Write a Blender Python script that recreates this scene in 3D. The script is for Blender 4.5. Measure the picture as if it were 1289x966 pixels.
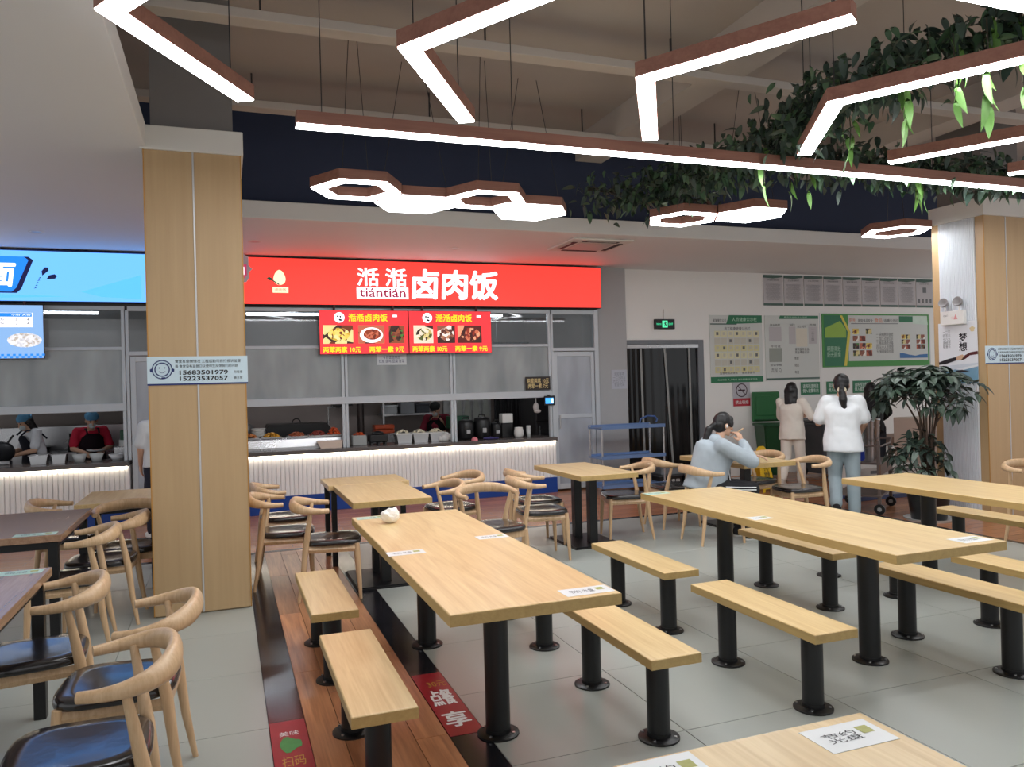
import bpy, bmesh, math, random
from math import sin, cos, pi, radians, sqrt
from mathutils import Vector, Matrix, noise

for _o in list(bpy.data.objects):
    bpy.data.objects.remove(_o)
SC = bpy.context.scene
COL = SC.collection

# ------------------------------------------------------------------ camera
CAM_F, CAM_PITCH, CAM_ROLL, CAM_YAW, CAM_H = 978.6, 0.0912, 1.4918, 20.2566, 1.6289
_y, _p, _r = radians(CAM_YAW), radians(CAM_PITCH), radians(CAM_ROLL)
_fw = Vector((sin(_y) * cos(_p), cos(_y) * cos(_p), sin(_p)))
_rt0 = Vector((cos(_y), -sin(_y), 0))
_up0 = _rt0.cross(_fw)
_rt = _rt0 * cos(_r) - _up0 * sin(_r)
_up = _rt.cross(_fw)
cam_data = bpy.data.cameras.new('camera')
cam = bpy.data.objects.new('camera', cam_data)
COL.objects.link(cam)
cam_data.sensor_fit = 'HORIZONTAL'
cam_data.sensor_width = 36.0
cam_data.lens = 36.0 * CAM_F / 1289.0
cam_data.clip_start = 0.02
cam.matrix_world = Matrix(((_rt.x, _up.x, -_fw.x, 0), (_rt.y, _up.y, -_fw.y, 0), (_rt.z, _up.z, -_fw.z, CAM_H), (0, 0, 0, 1)))
SC.camera = cam

# ------------------------------------------------------------------ world, exposure
wd = bpy.data.worlds.new('hall_fill_offscreen')  # even fill light added for the unseen hall, no source known there
SC.world = wd
wd.use_nodes = True
_bg = wd.node_tree.nodes['Background']
_bg.inputs[0].default_value = (0.97, 0.98, 1.0, 1)
_bg.inputs[1].default_value = 0.6
SC.view_settings.view_transform = 'Standard'
SC.view_settings.look = 'None'
SC.view_settings.gamma = 1.0
SC.view_settings.use_curve_mapping = False
SC.view_settings.exposure = 0.35
LED = 17.0          # emission of the ceiling luminaires
SIGN = 1.3         # emission scale of the light boxes

# ------------------------------------------------------------------ materials
MATS = {}


def srgb(r, g, b):
    def f(c):
        c /= 255.0
        return c / 12.92 if c <= 0.04045 else ((c + 0.055) / 1.055) ** 2.4
    return (f(r), f(g), f(b), 1.0)


def mat(name, col, rough=0.5, metal=0.0, var=0.0, vscale=6.0, bump=0.0, bscale=60.0, stretch=(1, 1, 1), emit=0.0,
        ecol=None, coat=0.0, trans=0.0, spec=None, rvar=0.0):
    """principled material with procedural colour variation and relief"""
    if name in MATS:
        return MATS[name]
    m = bpy.data.materials.new(name)
    m.use_nodes = True
    nt = m.node_tree
    b = nt.nodes['Principled BSDF']
    if len(col) == 3:
        col = srgb(*col)
    b.inputs['Base Color'].default_value = col
    b.inputs['Roughness'].default_value = rough
    b.inputs['Metallic'].default_value = metal
    if spec is not None:
        b.inputs['Specular IOR Level'].default_value = spec
    if coat:
        b.inputs['Coat Weight'].default_value = coat
        b.inputs['Coat Roughness'].default_value = 0.15
    if trans:
        b.inputs['Transmission Weight'].default_value = trans
    tc = nt.nodes.new('ShaderNodeTexCoord')
    mp = nt.nodes.new('ShaderNodeMapping')
    mp.inputs['Scale'].default_value = stretch
    nt.links.new(tc.outputs['Object'], mp.inputs['Vector'])
    if var > 0 or rvar > 0:
        n = nt.nodes.new('ShaderNodeTexNoise')
        n.inputs['Scale'].default_value = vscale
        n.inputs['Detail'].default_value = 5
        nt.links.new(mp.outputs[0], n.inputs['Vector'])
    if var > 0:
        mx = nt.nodes.new('ShaderNodeMix')
        mx.data_type = 'RGBA'
        d = tuple(max(0.0, c * (1 - var)) for c in col[:3]) + (1,)
        l = tuple(min(1.0, c * (1 + var)) for c in col[:3]) + (1,)
        mx.inputs[6].default_value = d
        mx.inputs[7].default_value = l
        nt.links.new(n.outputs['Fac'], mx.inputs[0])
        nt.links.new(mx.outputs[2], b.inputs['Base Color'])
    if rvar > 0:
        mr = nt.nodes.new('ShaderNodeMapRange')
        mr.inputs['To Min'].default_value = max(0.02, rough - rvar)
        mr.inputs['To Max'].default_value = rough + rvar
        nt.links.new(n.outputs['Fac'], mr.inputs['Value'])
        nt.links.new(mr.outputs[0], b.inputs['Roughness'])
    if bump > 0:
        n2 = nt.nodes.new('ShaderNodeTexNoise')
        n2.inputs['Scale'].default_value = bscale
        n2.inputs['Detail'].default_value = 3
        nt.links.new(mp.outputs[0], n2.inputs['Vector'])
        bp = nt.nodes.new('ShaderNodeBump')
        bp.inputs['Strength'].default_value = bump
        bp.inputs['Distance'].default_value = 0.01
        nt.links.new(n2.outputs['Fac'], bp.inputs['Height'])
        nt.links.new(bp.outputs[0], b.inputs['Normal'])
    if emit > 0:
        b.inputs['Emission Color'].default_value = srgb(*ecol) if ecol else col
        b.inputs['Emission Strength'].default_value = emit
    MATS[name] = m
    return m


def wood(name, c1, c2, rough=0.35, axis=1, scale=3.0, rand=0.12, fine=0.35, coat=0.0):
    """wood: stretched noise grain along an axis, a little random tone for each object"""
    if name in MATS:
        return MATS[name]
    m = bpy.data.materials.new(name)
    m.use_nodes = True
    nt = m.node_tree
    b = nt.nodes['Principled BSDF']
    b.inputs['Roughness'].default_value = rough
    if coat:
        b.inputs['Coat Weight'].default_value = coat
        b.inputs['Coat Roughness'].default_value = 0.2
    tc = nt.nodes.new('ShaderNodeTexCoord')
    oi = nt.nodes.new('ShaderNodeObjectInfo')
    ad = nt.nodes.new('ShaderNodeVectorMath')
    ad.operation = 'ADD'
    cb = nt.nodes.new('ShaderNodeCombineXYZ')
    ml = nt.nodes.new('ShaderNodeMath')
    ml.operation = 'MULTIPLY'
    ml.inputs[1].default_value = 37.0
    nt.links.new(oi.outputs['Random'], ml.inputs[0])
    for i in range(3):
        nt.links.new(ml.outputs[0], cb.inputs[i])
    nt.links.new(tc.outputs['Object'], ad.inputs[0])
    nt.links.new(cb.outputs[0], ad.inputs[1])
    mp = nt.nodes.new('ShaderNodeMapping')
    s = [scale * 7] * 3
    s[axis] = scale * 0.55
    mp.inputs['Scale'].default_value = s
    nt.links.new(ad.outputs[0], mp.inputs['Vector'])
    n = nt.nodes.new('ShaderNodeTexNoise')
    n.inputs['Scale'].default_value = 1.0
    n.inputs['Detail'].default_value = 6
    n.inputs['Distortion'].default_value = 1.2
    nt.links.new(mp.outputs[0], n.inputs['Vector'])
    mp2 = nt.nodes.new('ShaderNodeMapping')
    s2 = [scale * 45] * 3
    s2[axis] = scale * 1.5
    mp2.inputs['Scale'].default_value = s2
    nt.links.new(ad.outputs[0], mp2.inputs['Vector'])
    n2 = nt.nodes.new('ShaderNodeTexNoise')
    n2.inputs['Scale'].default_value = 1.0
    n2.inputs['Detail'].default_value = 3
    nt.links.new(mp2.outputs[0], n2.inputs['Vector'])
    mm = nt.nodes.new('ShaderNodeMix')
    mm.inputs[0].default_value = fine
    nt.links.new(n.outputs['Fac'], mm.inputs[2])
    nt.links.new(n2.outputs['Fac'], mm.inputs[3])
    cr = nt.nodes.new('ShaderNodeValToRGB')
    cr.color_ramp.elements[0].position = 0.32
    cr.color_ramp.elements[0].color = srgb(*c1)
    cr.color_ramp.elements[1].position = 0.66
    cr.color_ramp.elements[1].color = srgb(*c2)
    nt.links.new(mm.outputs[0], cr.inputs[0])
    hs = nt.nodes.new('ShaderNodeHueSaturation')
    mr = nt.nodes.new('ShaderNodeMapRange')
    mr.inputs['To Min'].default_value = 1 - rand
    mr.inputs['To Max'].default_value = 1 + rand
    nt.links.new(oi.outputs['Random'], mr.inputs['Value'])
    nt.links.new(mr.outputs[0], hs.inputs['Value'])
    nt.links.new(cr.outputs[0], hs.inputs['Color'])
    nt.links.new(hs.outputs[0], b.inputs['Base Color'])
    MATS[name] = m
    return m


def glass(name, tint, alpha, rough=0.05, diff=(150, 160, 165)):
    """thin pane: a mix of see-through and a glossy/milky surface"""
    if name in MATS:
        return MATS[name]
    m = bpy.data.materials.new(name)
    m.use_nodes = True
    nt = m.node_tree
    out = nt.nodes['Material Output']
    b = nt.nodes['Principled BSDF']
    b.inputs['Base Color'].default_value = srgb(*diff)
    b.inputs['Roughness'].default_value = rough
    t = nt.nodes.new('ShaderNodeBsdfTransparent')
    t.inputs[0].default_value = tint
    g = nt.nodes.new('ShaderNodeBsdfGlossy')
    g.inputs['Roughness'].default_value = rough
    fr = nt.nodes.new('ShaderNodeFresnel')
    fr.inputs[0].default_value = 1.5
    mx = nt.nodes.new('ShaderNodeMixShader')
    mx.inputs[0].default_value = alpha
    tc = nt.nodes.new('ShaderNodeTexCoord')
    mp = nt.nodes.new('ShaderNodeMapping')
    mp.inputs['Scale'].default_value = (2.2, 1.0, 0.7)
    nt.links.new(tc.outputs['Object'], mp.inputs['Vector'])
    nz = nt.nodes.new('ShaderNodeTexNoise')
    nz.inputs['Scale'].default_value = 1.6
    nz.inputs['Detail'].default_value = 2
    nt.links.new(mp.outputs[0], nz.inputs['Vector'])
    mr = nt.nodes.new('ShaderNodeMapRange')
    mr.inputs['From Min'].default_value = 0.3
    mr.inputs['From Max'].default_value = 0.7
    mr.inputs['To Min'].default_value = alpha * 0.72
    mr.inputs['To Max'].default_value = min(1.0, alpha * 1.25)
    nt.links.new(nz.outputs['Fac'], mr.inputs['Value'])
    nt.links.new(mr.outputs[0], mx.inputs[0])
    nt.links.new(t.outputs[0], mx.inputs[1])
    nt.links.new(b.outputs[0], mx.inputs[2])
    m2 = nt.nodes.new('ShaderNodeMixShader')
    nt.links.new(fr.outputs[0], m2.inputs[0])
    nt.links.new(mx.outputs[0], m2.inputs[1])
    nt.links.new(g.outputs[0], m2.inputs[2])
    nt.links.new(m2.outputs[0], out.inputs['Surface'])
    MATS[name] = m
    return m


def print_mat(name, cols, scale=9.0, emit=0.0, seed=0.0):
    """flat print: voronoi patches through a stepped colour ramp (a food picture)"""
    if name in MATS:
        return MATS[name]
    m = bpy.data.materials.new(name)
    m.use_nodes = True
    nt = m.node_tree
    b = nt.nodes['Principled BSDF']
    b.inputs['Roughness'].default_value = 0.5
    tc = nt.nodes.new('ShaderNodeTexCoord')
    mp = nt.nodes.new('ShaderNodeMapping')
    mp.inputs['Location'].default_value = (seed, seed * 2, seed)
    nt.links.new(tc.outputs['Object'], mp.inputs['Vector'])
    v = nt.nodes.new('ShaderNodeTexVoronoi')
    v.inputs['Scale'].default_value = scale
    nt.links.new(mp.outputs[0], v.inputs['Vector'])
    sp = nt.nodes.new('ShaderNodeSeparateColor')
    nt.links.new(v.outputs['Color'], sp.inputs[0])
    cr = nt.nodes.new('ShaderNodeValToRGB')
    cr.color_ramp.interpolation = 'CONSTANT'
    while len(cr.color_ramp.elements) < len(cols):
        cr.color_ramp.elements.new(0.5)
    for i, c in enumerate(cols):
        cr.color_ramp.elements[i].position = i / len(cols)
        cr.color_ramp.elements[i].color = srgb(*c)
    nt.links.new(sp.outputs[0], cr.inputs[0])
    nt.links.new(cr.outputs[0], b.inputs['Base Color'])
    if emit:
        nt.links.new(cr.outputs[0], b.inputs['Emission Color'])
        b.inputs['Emission Strength'].default_value = emit
    MATS[name] = m
    return m


# ------------------------------------------------------------------ mesh builder
class MB:
    def __init__(self):
        self.bm = bmesh.new()

    def box(self, x0, y0, z0, x1, y1, z1, bev=0.0, seg=2):
        b = bmesh.new()
        bmesh.ops.create_cube(b, size=1.0)
        sx, sy, sz = abs(x1 - x0), abs(y1 - y0), abs(z1 - z0)
        cx, cy, cz = (x0 + x1) / 2, (y0 + y1) / 2, (z0 + z1) / 2
        for v in b.verts:
            v.co = Vector((cx + v.co.x * sx, cy + v.co.y * sy, cz + v.co.z * sz))
        if bev > 0:
            bmesh.ops.bevel(b, geom=list(b.edges), offset=min(bev, sx * .45, sy * .45, sz * .45), segments=seg, affect='EDGES', profile=0.5)
        self._merge(b)
        return self

    def _merge(self, b, M=None):
        if M is not None:
            bmesh.ops.transform(b, matrix=M, verts=list(b.verts))
        me = bpy.data.meshes.new('tmp')
        b.to_mesh(me)
        b.free()
        self.bm.from_mesh(me)
        bpy.data.meshes.remove(me)

    def cyl(self, p0, p1, r0, r1=None, seg=16, caps=True):
        r1 = r0 if r1 is None else r1
        return self.tube([p0, p1], [r0, r1], seg, caps)

    def tube(self, pts, radii, seg=10, caps=True, flat=None, up=None):
        """swept tube; flat = (list of) vertical-to-horizontal ratio of the section"""
        pts = [Vector(p) for p in pts]
        if not hasattr(radii, '__len__'):
            radii = [radii] * len(pts)
        rings = []
        n = len(pts)
        upv = Vector(up) if up else Vector((0, 0, 1))
        prev = None
        for i, p in enumerate(pts):
            t = (pts[min(i + 1, n - 1)] - pts[max(i - 1, 0)])
            if t.length < 1e-9:
                t = Vector((0, 0, 1))
            t.normalize()
            if prev is None:
                u = upv if abs(t.dot(upv)) < 0.95 else Vector((1, 0, 0))
            else:
                u = prev
            s = t.cross(u)
            if s.length < 1e-6:
                s = t.cross(Vector((1, 0.3, 0)))
            s.normalize()
            u2 = s.cross(t).normalized()
            prev = u2
            fl = 1.0 if flat is None else (flat[i] if hasattr(flat, '__len__') else flat)
            ring = []
            for k in range(seg):
                a = 2 * pi * k / seg
                ring.append(self.bm.verts.new(p + s * (cos(a) * radii[i]) + u2 * (sin(a) * radii[i] * fl)))
            rings.append(ring)
        for i in range(n - 1):
            for k in range(seg):
                self.bm.faces.new((rings[i][k], rings[i][(k + 1) % seg], rings[i + 1][(k + 1) % seg], rings[i + 1][k]))
        if caps:
            try:
                self.bm.faces.new(list(reversed(rings[0])))
                self.bm.faces.new(rings[-1])
            except ValueError:
                pass
        return self

    def lathe(self, prof, c=(0, 0, 0), seg=20):
        """profile of (radius, z), closed by its end points"""
        rings = []
        for r, z in prof:
            if r < 1e-6:
                rings.append([self.bm.verts.new((c[0], c[1], c[2] + z))])
            else:
                rings.append([self.bm.verts.new((c[0] + r * cos(2 * pi * k / seg), c[1] + r * sin(2 * pi * k / seg), c[2] + z)) for k in range(seg)])
        for a, b in zip(rings, rings[1:]):
            for k in range(seg):
                q = [a[k % len(a)], a[(k + 1) % len(a)], b[(k + 1) % len(b)], b[k % len(b)]]
                u = []
                for v in q:
                    if v not in u:
                        u.append(v)
                if len(u) > 2:
                    self.bm.faces.new(u)
        return self

    def prism(self, poly, z0, z1, M=None):
        """polygon in xy, pushed from z0 to z1"""
        b = bmesh.new()
        lo = [b.verts.new((x, y, z0)) for x, y in poly]
        hi = [b.verts.new((x, y, z1)) for x, y in poly]
        b.faces.new(list(reversed(lo)))
        b.faces.new(hi)
        n = len(poly)
        for i in range(n):
            b.faces.new((lo[i], lo[(i + 1) % n], hi[(i + 1) % n], hi[i]))
        bmesh.ops.recalc_face_normals(b, faces=list(b.faces))
        self._merge(b, M)
        return self

    def ell(self, c, r, seg=14, rings=9, rot=None):
        b = bmesh.new()
        bmesh.ops.create_uvsphere(b, u_segments=seg, v_segments=rings, radius=1.0)
        M = Matrix.Translation(Vector(c)) @ (rot.to_4x4() if rot is not None else Matrix.Identity(4)) @ Matrix.Diagonal((r[0], r[1], r[2], 1))
        self._merge(b, M)
        return self

    def cap(self, p0, r0, p1, r1, seg=12):
        """tapered capsule, for remeshed bodies"""
        p0, p1 = Vector(p0), Vector(p1)
        d = p1 - p0
        L = d.length
        if L < 1e-6:
            return self.ell(p0, (r0, r0, r0))
        pr = []
        for k in range(6):
            a = -pi / 2 + (pi / 2) * k / 5
            pr.append((max(0, r0 * cos(a)), r0 * sin(a)))
        for k in range(6):
            a = (pi / 2) * k / 5
            pr.append((max(0, r1 * cos(a)), L + r1 * sin(a)))
        pr[0] = (0, pr[0][1])
        pr[-1] = (0, pr[-1][1])
        t = MB()
        t.lathe(pr, seg=seg)
        q = Vector((0, 0, 1)).rotation_difference(d.normalized())
        b = t.bm
        self._merge(b, Matrix.Translation(p0) @ q.to_matrix().to_4x4())
        return self

    def mesh(self, name, smooth=False, recalc=True):
        if recalc:
            bmesh.ops.recalc_face_normals(self.bm, faces=list(self.bm.faces))
        me = bpy.data.meshes.new(name)
        self.bm.to_mesh(me)
        self.bm.free()
        if smooth:
            for p in me.polygons:
                p.use_smooth = True
        return me

    def build(self, name, m, parent=None, smooth=False, loc=None):
        me = self.mesh(name, smooth)
        return link(name, me, m, parent, loc)


def link(name, me, m, parent=None, loc=None):
    if m is not None and not me.materials:
        me.materials.append(m)
    o = bpy.data.objects.new(name, me)
    COL.objects.link(o)
    if parent is not None:
        o.parent = parent
    if loc is not None:
        o.location = loc
    return o


def auto(o, ang=40):
    """smooth faces, sharp edges above an angle"""
    me = o.data
    for p in me.polygons:
        p.use_smooth = True
    try:
        me.set_sharp_from_angle(angle=radians(ang))
    except Exception:
        pass
    return o


def thing(name, label, cat, loc=(0, 0, 0), rz=0.0, group=None):
    o = bpy.data.objects.new(name, None)
    o.empty_display_size = 0.05
    COL.objects.link(o)
    o.location = loc
    o.rotation_euler = (0, 0, rz)
    o['label'] = label
    o['category'] = cat
    if group:
        o['group'] = group
    return o


def tag(o, label, cat, group=None):
    o['label'] = label
    o['category'] = cat
    if group:
        o['group'] = group
    return o


def struct(o, label=None):
    o['kind'] = 'structure'
    if label:
        o['label'] = label
    return o


def dup(root, loc, rz, label, group=None):
    r = root.copy()
    COL.objects.link(r)
    r.location = loc
    r.rotation_euler = (0, 0, rz)
    r['label'] = label
    if group:
        r['group'] = group
    for ch in list(root.children):
        c = ch.copy()
        COL.objects.link(c)
        c.parent = r
        for g in list(ch.children):
            d = g.copy()
            COL.objects.link(d)
            d.parent = c
    return r


def inst(name, me, parent, M):
    o = bpy.data.objects.new(name, me)
    COL.objects.link(o)
    if parent is not None:
        o.parent = parent
    o.matrix_local = M
    return o


# text on walls that face -Y: local x to the right, local y up
def frame_y(x, y, z):
    return Matrix(((1, 0, 0, x), (0, 0, -1, y), (0, 1, 0, z), (0, 0, 0, 1)))


# faces -X: text runs towards -Y
def frame_x(x, y, z):
    return Matrix(((0, 0, -1, x), (-1, 0, 0, y), (0, 1, 0, z), (0, 0, 0, 1)))


# lies on a table or the floor, read from -Y, turned by a
def frame_z(x, y, z, a=0.0):
    return Matrix.Translation((x, y, z)) @ Matrix.Rotation(a, 4, 'Z')


def text(body, w, h, m, parent, M, name='lettering', ext=0.0008, bold=0.0, align='C', shear=0.0, line=1.0):
    """text fitted into a w x h box centred on the frame M"""
    cu = bpy.data.curves.new(name, 'FONT')
    cu.body = body
    cu.size = 1.0
    cu.extrude = 0.0
    cu.offset = 0.0
    cu.shear = shear
    cu.space_line = line
    cu.align_x = 'CENTER' if align == 'C' else 'LEFT'
    cu.resolution_u = 2
    t = bpy.data.objects.new('tmp_text', cu)
    COL.objects.link(t)
    bpy.context.view_layer.update()
    dg = bpy.context.evaluated_depsgraph_get()
    me = bpy.data.meshes.new_from_object(t.evaluated_get(dg))
    bpy.data.objects.remove(t)
    bpy.data.curves.remove(cu)
    if not me.vertices:
        return None
    xs = [v.co.x for v in me.vertices]
    ys = [v.co.y for v in me.vertices]
    cx, cy = (min(xs) + max(xs)) / 2, (min(ys) + max(ys)) / 2
    sx = w / max(1e-6, max(xs) - min(xs))
    sy = h / max(1e-6, max(ys) - min(ys))
    for v in me.vertices:
        v.co = Vector(((v.co.x - cx) * sx, (v.co.y - cy) * sy, ext))
    if bold > 0:      # thicken the strokes with shifted copies
        r = bold * h / (body.count('\n') + 1)
        bb = bmesh.new()
        for q in range(8):
            n0 = len(bb.verts)
            bb.from_mesh(me)
            bb.verts.ensure_lookup_table()
            for v in bb.verts[n0:]:
                v.co += Vector((r * cos(q * pi / 4), r * sin(q * pi / 4), 0.00002 * q))
        bb.to_mesh(me)
        bb.free()
    me.materials.clear()
    me.name = name
    o = link(name, me, m, parent)
    o.matrix_local = M
    return o


def plate(w, h, m, parent, M, name='panel', t=0.004, z=0.0):
    """thin plate w x h centred on the frame M, its face at z"""
    b = MB()
    b.box(-w / 2, -h / 2, z - t, w / 2, h / 2, z)
    o = b.build(name, m, parent)
    o.matrix_local = M
    return o


def disc(r, m, parent, M, name='disc', z=0.001, seg=28, sx=1.0, inner=0.0):
    b = MB()
    if inner > 0:
        for k in range(seg):
            a0, a1 = 2 * pi * k / seg, 2 * pi * (k + 1) / seg
            vs = [b.bm.verts.new((sx * rr * cos(a), rr * sin(a), z)) for rr, a in ((inner, a0), (r, a0), (r, a1), (inner, a1))]
            b.bm.faces.new(vs)
    else:
        b.bm.faces.new([b.bm.verts.new((sx * r * cos(2 * pi * k / seg), r * sin(2 * pi * k / seg), z)) for k in range(seg)])
    me = b.mesh(name, recalc=False)
    o = link(name, me, m, parent)
    o.matrix_local = M
    return o


def poly(pts, m, parent, M, name='shape', z=0.001):
    b = MB()
    b.bm.faces.new([b.bm.verts.new((x, y, z)) for x, y in pts])
    me = b.mesh(name, recalc=False)
    o = link(name, me, m, parent)
    o.matrix_local = M
    return o


random.seed(7)
rnd = random.Random(11)

# ------------------------------------------------------------------ the materials
EDGE = wood('oak_edge_band', (178, 148, 92), (196, 166, 108), rough=0.4, axis=1, scale=2.2, rand=0.03)
OAK = wood('oak_laminate', (212, 178, 122), (236, 208, 156), rough=0.3, axis=1, scale=2.2, rand=0.03, coat=0.15)
OAK_X = OAK
CHAIRW = wood('ash_chair_wood', (196, 158, 118), (222, 190, 150), rough=0.38, axis=2, scale=4, rand=0.05, coat=0.2)
WALNUT = wood('walnut_top', (138, 104, 80), (174, 138, 110), rough=0.24, axis=1, scale=2.5, rand=0.06, coat=0.35)
PLANK = wood('floor_plank', (150, 96, 64), (204, 144, 102), rough=0.28, axis=1, scale=2.0, rand=0.16, coat=0.25)
BLACKM = mat('black_steel', (13, 13, 15), rough=0.38, metal=0.0, var=0.15, vscale=9, bump=0.05, bscale=220)
LEATHER = mat('black_leather', (30, 26, 27), rough=0.2, var=0.15, vscale=14, bump=0.25, bscale=9, coat=0.6)
TAN = wood('tan_panel', (186, 156, 116), (195, 165, 124), rough=0.42, axis=2, scale=1.2, rand=0.02)
WHITEP = mat('white_paint', (222, 220, 215), rough=0.7, var=0.03, vscale=2, bump=0.04, bscale=90)
WALLW = mat('white_wall', (244, 244, 241), rough=0.65, var=0.03, vscale=1.5, bump=0.03, bscale=90)
ALU = mat('white_aluminium', (196, 204, 210), rough=0.35, metal=0.1, var=0.04, vscale=4)
STEEL = mat('stainless_steel', (190, 190, 192), rough=0.28, metal=0.9, var=0.08, vscale=3, rvar=0.06)
LEDW = mat('led_diffuser', (255, 255, 255), rough=0.5, emit=LED, ecol=(250, 252, 255))
HEXW = mat('led_diffuser_hexagon', (240, 248, 250), rough=0.5, emit=LED * 0.5, ecol=(243, 250, 255))
HOUSE = wood('lamp_housing', (132, 88, 74), (156, 110, 94), rough=0.5, axis=0, scale=1.5, rand=0.03)
WIRE = mat('wire', (60, 60, 62), rough=0.4, metal=0.3, var=0.05)

# ================================================================== THE SETTING
# ---- floor: grey slabs, an aisle of planks between black stone borders, red-brown planks before the counters
GROUT = mat('grout', (96, 98, 98), rough=0.8, var=0.1, vscale=4)
SLABM = mat('grey_stone_slab', (166, 170, 164), rough=0.28, var=0.05, vscale=1.1)
BLACKST = mat('black_marble', (24, 23, 28), rough=0.16, var=0.6, vscale=7, rvar=0.05)
b = MB()
b.box(-6, -3.2, -0.15, 13.6, 13.9, -0.012)
floor = struct(b.build('floor', GROUT), 'grey stone slab floor with plank aisles and black borders')


def slab(x0, x1, y0, y1):
    b = MB()
    hx, hy = (x1 - x0) / 2 - 0.0018, (y1 - y0) / 2 - 0.0018
    b.box(-hx, -hy, -0.011, hx, hy, 0.0, bev=0.0012, seg=1)
    b.build('slab', SLABM, floor, loc=((x0 + x1) / 2, (y0 + y1) / 2, 0))


ys = [3.13 + 0.82 * k for k in range(-5, 7)]
ys[-1] = 8.22
xl = [-0.67 + 0.88 * k for k in range(-5, 1)] + [0.16]
xr = [1.11, 1.97] + [1.97 + 0.88 * k for k in range(1, 6)] + [7.03]
for xs in (xl, xr):
    for x0, x1 in zip(xs, xs[1:]):
        for y0, y1 in zip(ys, ys[1:]):
            slab(x0, x1, y0, y1)
for x0, x1 in ((0.16, 0.33), (0.94, 1.11)):
    yy = 0.6
    while yy < 8.2:
        y2 = min(yy + 1.9, 8.22)
        MB().box(x0 + .001, yy + .001, -0.011, x1 - .001, y2 - .001, 0.001).build('border_stone', BLACKST, floor)
        yy = y2
for yb in [(-6 + 1.5 * k) for k in range(0, 9)]:
    MB().box(yb + .001, 8.221, -0.011, min(yb + 1.5, 7.03) - .001, 8.30, 0.001).build('border_stone', BLACKST, floor)
for k in range(4):
    MB().box(7.031, 1.0 + 1.8 * k, -0.011, 7.09, 1.0 + 1.8 * k + 1.798, 0.001).build('border_stone', BLACKST, floor)
wpl = (0.94 - 0.33) / 4
for c in range(4):
    yy = 0.9 - 0.37 * c
    while yy < 8.2:
        L = 1.25
        y2 = min(yy + L, 8.22)
        b = MB()
        b.box(-wpl / 2 + .0014, -(y2 - yy) / 2 + .0014, -0.011, wpl / 2 - .0014, (y2 - yy) / 2 - .0014, rnd.uniform(-0.0006, 0.0006), bev=0.001, seg=1)
        b.build('plank', PLANK, floor, loc=(0.33 + wpl * (c + .5), (yy + y2) / 2, 0))
        yy = y2


def plank_field(name, c1, c2):
    m = bpy.data.materials.new(name)
    m.use_nodes = True
    nt = m.node_tree
    bs = nt.nodes['Principled BSDF']
    tc = nt.nodes.new('ShaderNodeTexCoord')
    br = nt.nodes.new('ShaderNodeTexBrick')
    br.inputs['Scale'].default_value = 1.0
    br.inputs['Brick Width'].default_value = 1.25
    br.inputs['Row Height'].default_value = 0.15
    br.inputs['Mortar Size'].default_value = 0.002
    br.inputs['Color1'].default_value = srgb(*c1)
    br.inputs['Color2'].default_value = srgb(*c2)
    br.inputs['Mortar'].default_value = srgb(70, 40, 28)
    nt.links.new(tc.outputs['Object'], br.inputs['Vector'])
    n = nt.nodes.new('ShaderNodeTexNoise')
    n.inputs['Scale'].default_value = 6
    mp = nt.nodes.new('ShaderNodeMapping')
    mp.inputs['Scale'].default_value = (0.6, 6, 1)
    nt.links.new(tc.outputs['Object'], mp.inputs['Vector'])
    nt.links.new(mp.outputs[0], n.inputs['Vector'])
    hs = nt.nodes.new('ShaderNodeHueSaturation')
    mr = nt.nodes.new('ShaderNodeMapRange')
    mr.inputs['To Min'].default_value = 0.75
    mr.inputs['To Max'].default_value = 1.25
    nt.links.new(n.outputs['Fac'], mr.inputs['Value'])
    nt.links.new(mr.outputs[0], hs.inputs['Value'])
    nt.links.new(br.outputs['Color'], hs.inputs['Color'])
    nt.links.new(hs.outputs[0], bs.inputs['Base Color'])
    bs.inputs['Roughness'].default_value = 0.25
    return m


FIELD = plank_field('far_planks', (160, 106, 72), (182, 124, 86))
MB().box(-6, 8.302, -0.011, 13.5, 11.2, 0.0).build('plank_floor', FIELD, floor)
MB().box(7.092, 1.0, -0.011, 13.5, 8.30, 0.0).build('plank_floor', FIELD, floor)
KFLOOR = mat('kitchen_floor', (110, 100, 96), rough=0.4, var=0.1, vscale=5)
MB().box(-6, 11.2, -0.011, 13.5, 13.8, 0.0).build('kitchen_floor', KFLOOR, floor)

# red advertising stickers on the black borders
REDST = mat('red_floor_sticker', (150, 22, 36), rough=0.3, var=0.25, vscale=9)
WHPR = mat('white_print', (238, 238, 238), rough=0.5, var=0.02)
s = thing('floor_sticker', 'red floor sticker with white lettering beside the bolted table leg', 'sticker', (1.025, 3.7, 0))
MB().box(-0.083, -.2, 0.0012, 0.083, 0.62, 0.0024).build('sheet', REDST, s)
text('点餐', 0.12, 0.2, WHPR, s, frame_z(0, 0.26, 0.0024, 0), 'lettering', bold=.02)
text('享', 0.12, 0.17, WHPR, s, frame_z(0, -0.02, 0.0024, 0), 'lettering', bold=.02)
text('30元', 0.1, 0.08, mat('gold_print', (190, 150, 60), rough=.5, var=.05), s, frame_z(0.02, 0.45, 0.0024, 0), 'lettering')
s = thing('floor_sticker', 'red floor sticker with a green leaf emblem beside the grey slabs', 'sticker', (0.245, 3.1, 0))
MB().box(-0.083, -1.3, 0.0012, 0.083, 0.89, 0.0024).build('sheet', REDST, s)
GRPR = mat('green_print', (70, 140, 70), rough=.5, var=.2, vscale=30)
poly([(0.05 * cos(a), 0.075 * sin(a) * (1 + .3 * cos(3 * a))) for a in [2 * pi * k / 18 for k in range(18)]], GRPR, s, frame_z(0.0, 0.62, 0.0024), 'emblem')
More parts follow.
